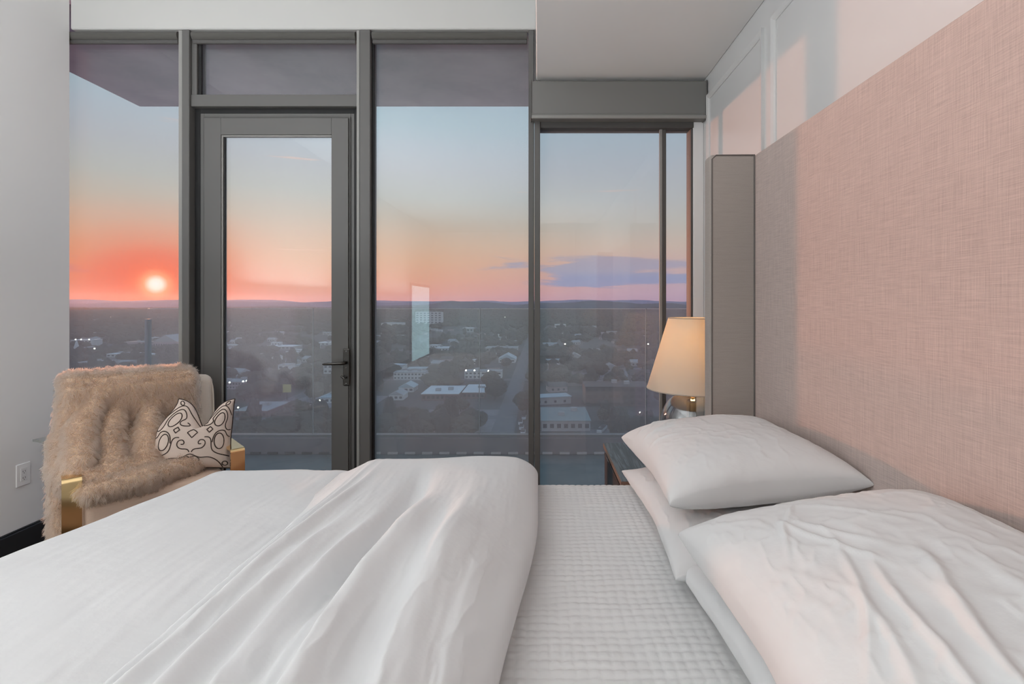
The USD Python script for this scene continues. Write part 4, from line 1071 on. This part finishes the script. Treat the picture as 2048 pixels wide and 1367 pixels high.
B('apartment_block', 'dark flat-roofed block behind the bedside lamp side of the right pane', 1236, 812, 130, 38, 20, 'dark_wall', 'dark_roof', rows=3, cols=9)
B('warehouse', 'small white warehouse high in the right pane', 1121, 655, 22, 6, 30, 'white_wall', cols=3)
B('house', 'pale house among the open lots of the right pane', 1150, 722, 26, 9, 14, 'pale_wall', 'grey_roof', 'gable', cols=3)
B('house', 'pink-walled house in the open lots beside the mullion', 1108, 740, 22, 9, 12, 'pink_wall', 'grey_roof', 'gable', cols=2)
B('house', 'brownish gabled house left of the thin right mullion', 1282, 765, 40, 14, 14, 'pink_wall', 'dark_roof', 'gable', cols=3)
B('house', 'small grey house beyond the dark block', 1222, 742, 24, 8, 12, 'pale_wall', 'grey_roof', 'gable', cols=2)
B('townhouse', 'white cube-like townhouse seen through the door glass', 567, 748, 22, 18, 11, 'white_wall', 'grey_roof', rows=2, cols=2)
B('townhouse', 'white stepped townhouse right of the cube-like one', 600, 744, 28, 13, 12, 'white_wall', 'grey_roof', rows=1, cols=3)
B('townhouse', 'large white townhouse just left of the door handle', 664, 747, 34, 18, 13, 'white_wall', 'blue_roof', rows=2, cols=4)
B('commercial_building', 'grey-roofed store with two bright lights on its front', 502, 835, 64, 13, 24, 'brick_wall', 'grey_roof', cols=6)
B('commercial_building', 'pale strip of low roofs across the door glass', 555, 698, 62, 5, 26, 'pale_wall', 'white_roof', cols=8)
B('commercial_building', 'thin white roof right of the glass joint in the door', 646, 690, 24, 4, 24, 'white_wall', 'white_roof', cols=3)
B('house', 'white gabled house left in the door glass', 512, 722, 14, 10, 12, 'white_wall', 'grey_roof', 'gable', cols=2)
B('house', 'narrow white house left of the cube-like townhouse', 549, 726, 11, 12, 11, 'white_wall', 'grey_roof', 'gable', cols=2)
B('motel', 'long two-storey motel with pale walls and a lit front', 470, 778, 58, 14, 14, 'pink_wall', 'grey_roof', rows=2, cols=10)
B('commercial_building', 'blue-roofed store at the right edge of the door glass', 664, 806, 50, 10, 20, 'white_wall', 'blue_roof', cols=5)
B('hotel', 'white lit hotel low at the left edge of the left pane', 162, 692, 42, 12, 18, 'white_wall', 'white_roof', rows=2, cols=6)
B('office_building', 'long pale building with many tall windows in the left pane', 274, 697, 50, 13, 20, 'pink_wall', 'grey_roof', rows=1, cols=14)
B('hall', 'large gabled hall beside the mullion in the left pane', 330, 700, 48, 17, 36, 'pink_wall', 'grey_roof', 'gable', rows=1, cols=10)
B('office_building', 'small pale block high in the left pane', 183, 648, 15, 9, 20, 'pale_wall', 'grey_roof', rows=2, cols=3)
B('commercial_building', 'flat pale building low in the left pane above the throw', 196, 733, 90, 8, 20, 'pale_wall', 'grey_roof', cols=8)
B('commercial_building', 'white strip of shops right of the church in the left pane', 238, 714, 50, 6, 18, 'white_wall', 'white_roof', cols=6)
x, y = gpos(156, 712)
t = thing('church', 'small white church with a pointed steeple in the left pane', 'church', (x, y, GZ))
obj('nave', box(-5, 5, 0, 20, 0, 6, .02), M['white_wall'], t)
obj('roof', trimesh.convex.convex_hull(np.array([(-5.4, -.3, 6), (5.4, -.3, 6), (5.4, 20.3, 6), (-5.4, 20.3, 6), (0, -.3, 10), (0, 20.3, 10)])), M['grey_roof'], t)
obj('tower', box(-2, 2, -3.6, 0, 0, 10, .02), M['white_wall'], t)
obj('steeple', trimesh.creation.cone(2.6, 10, sections=8).apply_translation((0, -1.8, 10)), M['white_wall'], t)
foot.append((x, y + 8, 8, 16))
x, y = gpos(574, 800)
t = thing('roadside_sign', 'yellowish square sign on a tall pole behind the door glass', 'sign', (x, y, GZ))
obj('sign_board', box(-2.6, 2.6, -.2, .2, 5, 10, .05), M['yellow'], t); obj('pole', box(-.2, .2, -.15, .15, 0, 5, .02), M['dark_wall'], t)
foot.append((x, y - 10, 6, 14))


def car(px, py, label, yaw_, kind='car', s=1.0):
    x, y = gpos(px, py)
    t = thing(kind, label, kind, (x, y, GZ + .18), yaw_, scale=(s, s, s))
    l_, w_, h_ = (4.5, 1.8, .8) if kind == 'car' else (6.0, 2.1, 1.3) if kind == 'van' else (11, 2.5, 1.4)
    obj('body', box(-l_ / 2, l_ / 2, -w_ / 2, w_ / 2, .3, .3 + h_, .15), M['car_paint'], t)
    a = l_ * (.26 if kind == 'car' else .45)
    obj('cabin', trimesh.convex.convex_hull(np.array([(-a, -w_ * .45, .3 + h_), (a, -w_ * .45, .3 + h_), (a, w_ * .45, .3 + h_), (-a, w_ * .45, .3 + h_), (-a * .8, -w_ * .4, .85 + h_), (a * .8, -w_ * .4, .85 + h_), (a * .8, w_ * .4, .85 + h_), (-a * .8, w_ * .4, .85 + h_)])), M['car_glass'], t)
    for sx_ in (-.32, .32):
        for sy_ in (-1, 1):
            obj('wheel', trimesh.creation.cylinder(.33, .22, sections=14, transform=trimesh.transformations.rotation_matrix(PI / 2, (1, 0, 0))).apply_translation((sx_ * l_, sy_ * w_ * .45, .33)), M['tyre'], t)
    foot.append((x, y, 4, 5))
    return t


c = car(604, 834, 'white car on the near car park behind the door glass', .1, s=1.5)
c = car(620, 812, 'white car with a glowing red tail light', 1.5)
obj('tail_light', trimesh.creation.icosphere(2, .8).apply_translation((-2.3, 0, .9)), M['redglow'], c, smooth=True)
car(1204, 862, 'white bus on the street low in the right pane', 1.2, 'bus')
for i, (px, py, lab) in enumerate(((1046, 868, 'nearest white van parked along the straight road'), (1043, 858, 'second white van parked along the straight road'), (1041, 848, 'third white van parked along the straight road'), (1048, 838, 'furthest white van parked along the straight road'))):
    car(px, py, lab, 1.55, 'van')

lamp0 = None
for px, py in ((222, 640), (152, 694), (163, 694), (179, 694), (190, 716), (477, 836), (517, 836), (932, 762), (949, 762), (977, 763), (1280, 846), (460, 786), (487, 784), (494, 783), (640, 822), (1296, 705), (1130, 705), (700, 720), (955, 645), (1010, 640), (1250, 622), (1256, 622), (880, 640)):
    x, y = gpos(px, py)
    foot.append((x, y, 5, 5))
    s_ = min(1.5, y / 330.)
    if lamp0 is None:
        lamp0 = thing('street_light', 'tiny glowing street light, ' + seen(x, y), 'street light', (x, y, GZ), group='street lights ' + seen(x, y), scale=(s_,) * 3)
        obj('pole', trimesh.creation.cylinder(.12, 7, sections=8).apply_translation((0, 0, 3.5)), M['dark_wall'], lamp0)
        obj('lamp_head', trimesh.creation.icosphere(2, .55).apply_translation((0, -.4, 7.2)), M['lampglow'], lamp0, smooth=True)
    else:
        dup(lamp0, (x, y, GZ), 0, (s_,) * 3, label='tiny glowing street light, ' + seen(x, y), group='street lights ' + seen(x, y))

# small houses scattered between the trees, four kinds
kinds = []
for nm, lab, wall, roof, w, d, h_ in (('small_house', 'small pale grey-roofed house', 'pale_wall', 'grey_roof', 12, 9, 3.6),
                                     ('white_house', 'small white flat-roofed house', 'white_wall', 'white_roof', 13, 9, 3.8),
                                     ('dark_roofed_house', 'small pinkish dark-roofed house', 'pink_wall', 'dark_roof', 13, 10, 3.6),
                                     ('shed_building', 'long low blue-grey shed', 'pale_wall', 'blue_roof', 20, 11, 4.2)):
    kinds.append((nm, lab, wall, roof, w, d, h_, []))
tries = 0
while tries < 9000 and sum(len(k[-1]) for k in kinds) < 240:
    tries += 1
    y = 240 / rng.uniform(.10, .92); x = rng.uniform(-.97, .34) * y
    if not free(x, y, 11): continue
    kinds[int(rng.choice(4, p=[.36, .26, .22, .16]))][-1].append((x, y, rng.uniform(-.5, .5)))
    foot.append((x, y, 17, 14)); foot.append((x, y - 12, 8, 7))
for nm, lab, wall, roof, w, d, h_, spots in kinds:
    src = None
    for x, y, a in spots:
        if src is None:
            src = thing(nm, lab + ', ' + seen(x, y), 'house', (x, y, GZ), a, group=nm.replace('_', ' ') + 's ' + seen(x, y))
            obj('walls', box(-w / 2, w / 2, -d / 2, d / 2, 0, h_, .02), M[wall], src)
            if roof in ('white_roof', 'blue_roof'):
                obj('roof', box(-w / 2 - .4, w / 2 + .4, -d / 2 - .4, d / 2 + .4, h_, h_ + .4, .05), M[roof], src)
            else:
                obj('roof', trimesh.convex.convex_hull(np.array([(-w / 2 - .5, -d / 2 - .5, h_), (w / 2 + .5, -d / 2 - .5, h_), (w / 2 + .5, d / 2 + .5, h_), (-w / 2 - .5, d / 2 + .5, h_), (-w / 2, 0, h_ + 2.6), (w / 2, 0, h_ + 2.6)])), M[roof], src)
            for c_ in (-.3, 0, .3):
                obj('window', box(c_ * w - .7, c_ * w + .7, -d / 2 - .06, -d / 2 + .05, 1.0, 2.4, .01), M['win'], src)
        else:
            dup(src, (x, y, GZ), a, label=lab + ', ' + seen(x, y), group=nm.replace('_', ' ') + 's ' + seen(x, y))

# trees: the nearest ones are things, the rest one planting
def crown(seed, rx, rz, z0, lumps):
    m = trimesh.creation.icosphere(4, 1.0)
    d = m.vertices.copy()
    r = 1 + .55 * (meshkit.fbm(d * 2.2 + seed * 5, 3, seed) - .5) + .30 * (meshkit.fbm(d * 6 + seed, 2, seed + 1) - .5)
    v = d * r[:, None]
    v[:, :2] *= rx; v[:, 2] = z0 + rz + v[:, 2] * rz
    m.vertices = v
    return m


tree_kind = [('broad_tree', 'broad dark rounded tree', 5.2, 4.0, 2.0), ('round_tree', 'small round tree', 3.6, 3.4, 1.6),
             ('tall_tree', 'tall narrow dark tree', 2.8, 5.6, 1.8), ('olive_tree', 'wide olive-toned tree', 5.6, 3.6, 1.6)]
crowns = [crown(200 + i, rx, rz, z0, 0) for i, (_, _, rx, rz, z0) in enumerate(tree_kind)]
pts_ = []
while len(pts_) < 26000:
    n_ = 40000
    yy = np.sqrt(rng.uniform(215.0 ** 2, 4300.0 ** 2, n_))
    keepp = rng.random(n_) < np.clip(260 / yy, .12, 1) ** .55
    xx = rng.uniform(-1.0, .36, n_) * yy
    grove = meshkit.fbm(np.stack([xx / 90, yy / 90, 0 * xx], 1), 3, 301)
    keepp &= grove > .40
    pts_ += list(zip(xx[keepp], yy[keepp]))
pts_ = np.array(pts_[:26000])
# dense near planting
n_ = 2600
yy = np.sqrt(rng.uniform(205.0 ** 2, 620.0 ** 2, n_)); xx = rng.uniform(-1.0, .36, n_) * yy
pts_ = np.vstack([pts_, np.stack([xx, yy], 1)])
fa = np.array(foot)
ok = np.ones(len(pts_), bool)
for i0 in range(0, len(pts_), 2000):
    s_ = slice(i0, i0 + 2000)
    dx_ = np.abs(pts_[s_, None, 0] - fa[None, :, 0]) < fa[None, :, 2] + 3.2; dy_ = np.abs(pts_[s_, None, 1] - fa[None, :, 1]) < fa[None, :, 3] + 3.2
    ok[s_] = ~(dx_ & dy_).any(1)
pts_ = pts_[ok]
order = np.argsort(pts_[:, 1]); pts_ = pts_[order]
grp = {}
near = []
for x, y in pts_[:6000]:
    if len(near) >= 290: break
    i = int(rng.choice(4, p=[.36, .26, .14, .24])); s_ = rng.uniform(.8, 1.35); r_ = tree_kind[i][2] * s_ * 1.2
    if all((x - n_[0]) ** 2 + (y - n_[1]) ** 2 > (r_ + n_[4]) ** 2 for n_ in near): near.append((x, y, i, s_, r_))
nset = set((n_[0], n_[1]) for n_ in near)
for x, y, i, s_, r_ in near:
    a = rng.uniform(0, 2 * PI)
    nm, lab = tree_kind[i][:2]
    if i not in grp:
        rx, rz, z0 = tree_kind[i][2:]
        t = thing(nm, lab + ', ' + seen(x, y), 'tree', (x, y, GZ), a, group=nm.replace('_', ' ') + 's ' + seen(x, y), scale=(s_,) * 3)
        obj('crown', crowns[i], M['leaf'][i], t, smooth=True)
        obj('trunk', trimesh.creation.cylinder(.28, z0 + 1.6, sections=8).apply_translation((0, 0, (z0 + 1.6) / 2)), M['bark'], t)
        grp[i] = t
    else:
        dup(grp[i], (x, y, GZ), a, (s_, s_, s_ * rng.uniform(.85, 1.15)), label=lab + ', ' + seen(x, y), group=nm.replace('_', ' ') + 's ' + seen(x, y))
ymax = max(n_[1] for n_ in near)
rest = np.array([p for p in pts_ if tuple(p) not in nset and p[1] > 225])
pi_ = UsdGeom.PointInstancer.Define(stage, '/World/distant_trees')
paths = []
for i in range(4):
    mm = trimesh.creation.icosphere(3, 1.0); d = mm.vertices
    r = 1 + .6 * (meshkit.fbm(d * 2.2 + i * 5, 3, 400 + i) - .5)
    v = d * r[:, None]; nm, lab, rx, rz, z0 = tree_kind[i]
    v[:, :2] *= rx; v[:, 2] = z0 * .6 + rz + v[:, 2] * rz; mm.vertices = v
    q = usdkit.mesh(stage, f'/World/distant_trees/tree_kind_{i}', mm, M['leaf'][i], smooth=True)
    paths.append(q.GetPath())
pi_.CreatePrototypesRel().SetTargets(paths)
N = len(rest)
pi_.CreateProtoIndicesAttr(Vt.IntArray.FromNumpy(rng.choice(4, N, p=[.36, .26, .14, .24]).astype(np.int32)))
pi_.CreatePositionsAttr(Vt.Vec3fArray.FromNumpy(np.stack([rest[:, 0], rest[:, 1], np.full(N, GZ)], 1).astype(np.float32)))
sc_ = rng.uniform(.75, 1.3, N) * np.clip(rest[:, 1] / 900, 1, 2.6) ** .8
pi_.CreateScalesAttr(Vt.Vec3fArray.FromNumpy(np.stack([sc_ * 1.1, sc_ * 1.1, sc_ ** .6], 1).astype(np.float32)))
tag(pi_.GetPrim(), 'dark mass of distant trees covering the town up to the hills', 'trees', kind='stuff')

# ------------------------------------------------------------------ evening haze over the town
hz = usdkit.material(stage, L + 'haze_air', {'v': ('principled_volume', {'color': (.80, .86, 1.0), 'density': 2.3e-5, 'anisotropy': .74})}, volume='v.volume')
obj('haze', box(-7000, 4000, 12, 12000, GZ - 2, 130, .1), hz, label='thin evening haze lying over the town and the hills', cat='haze', kind='stuff')
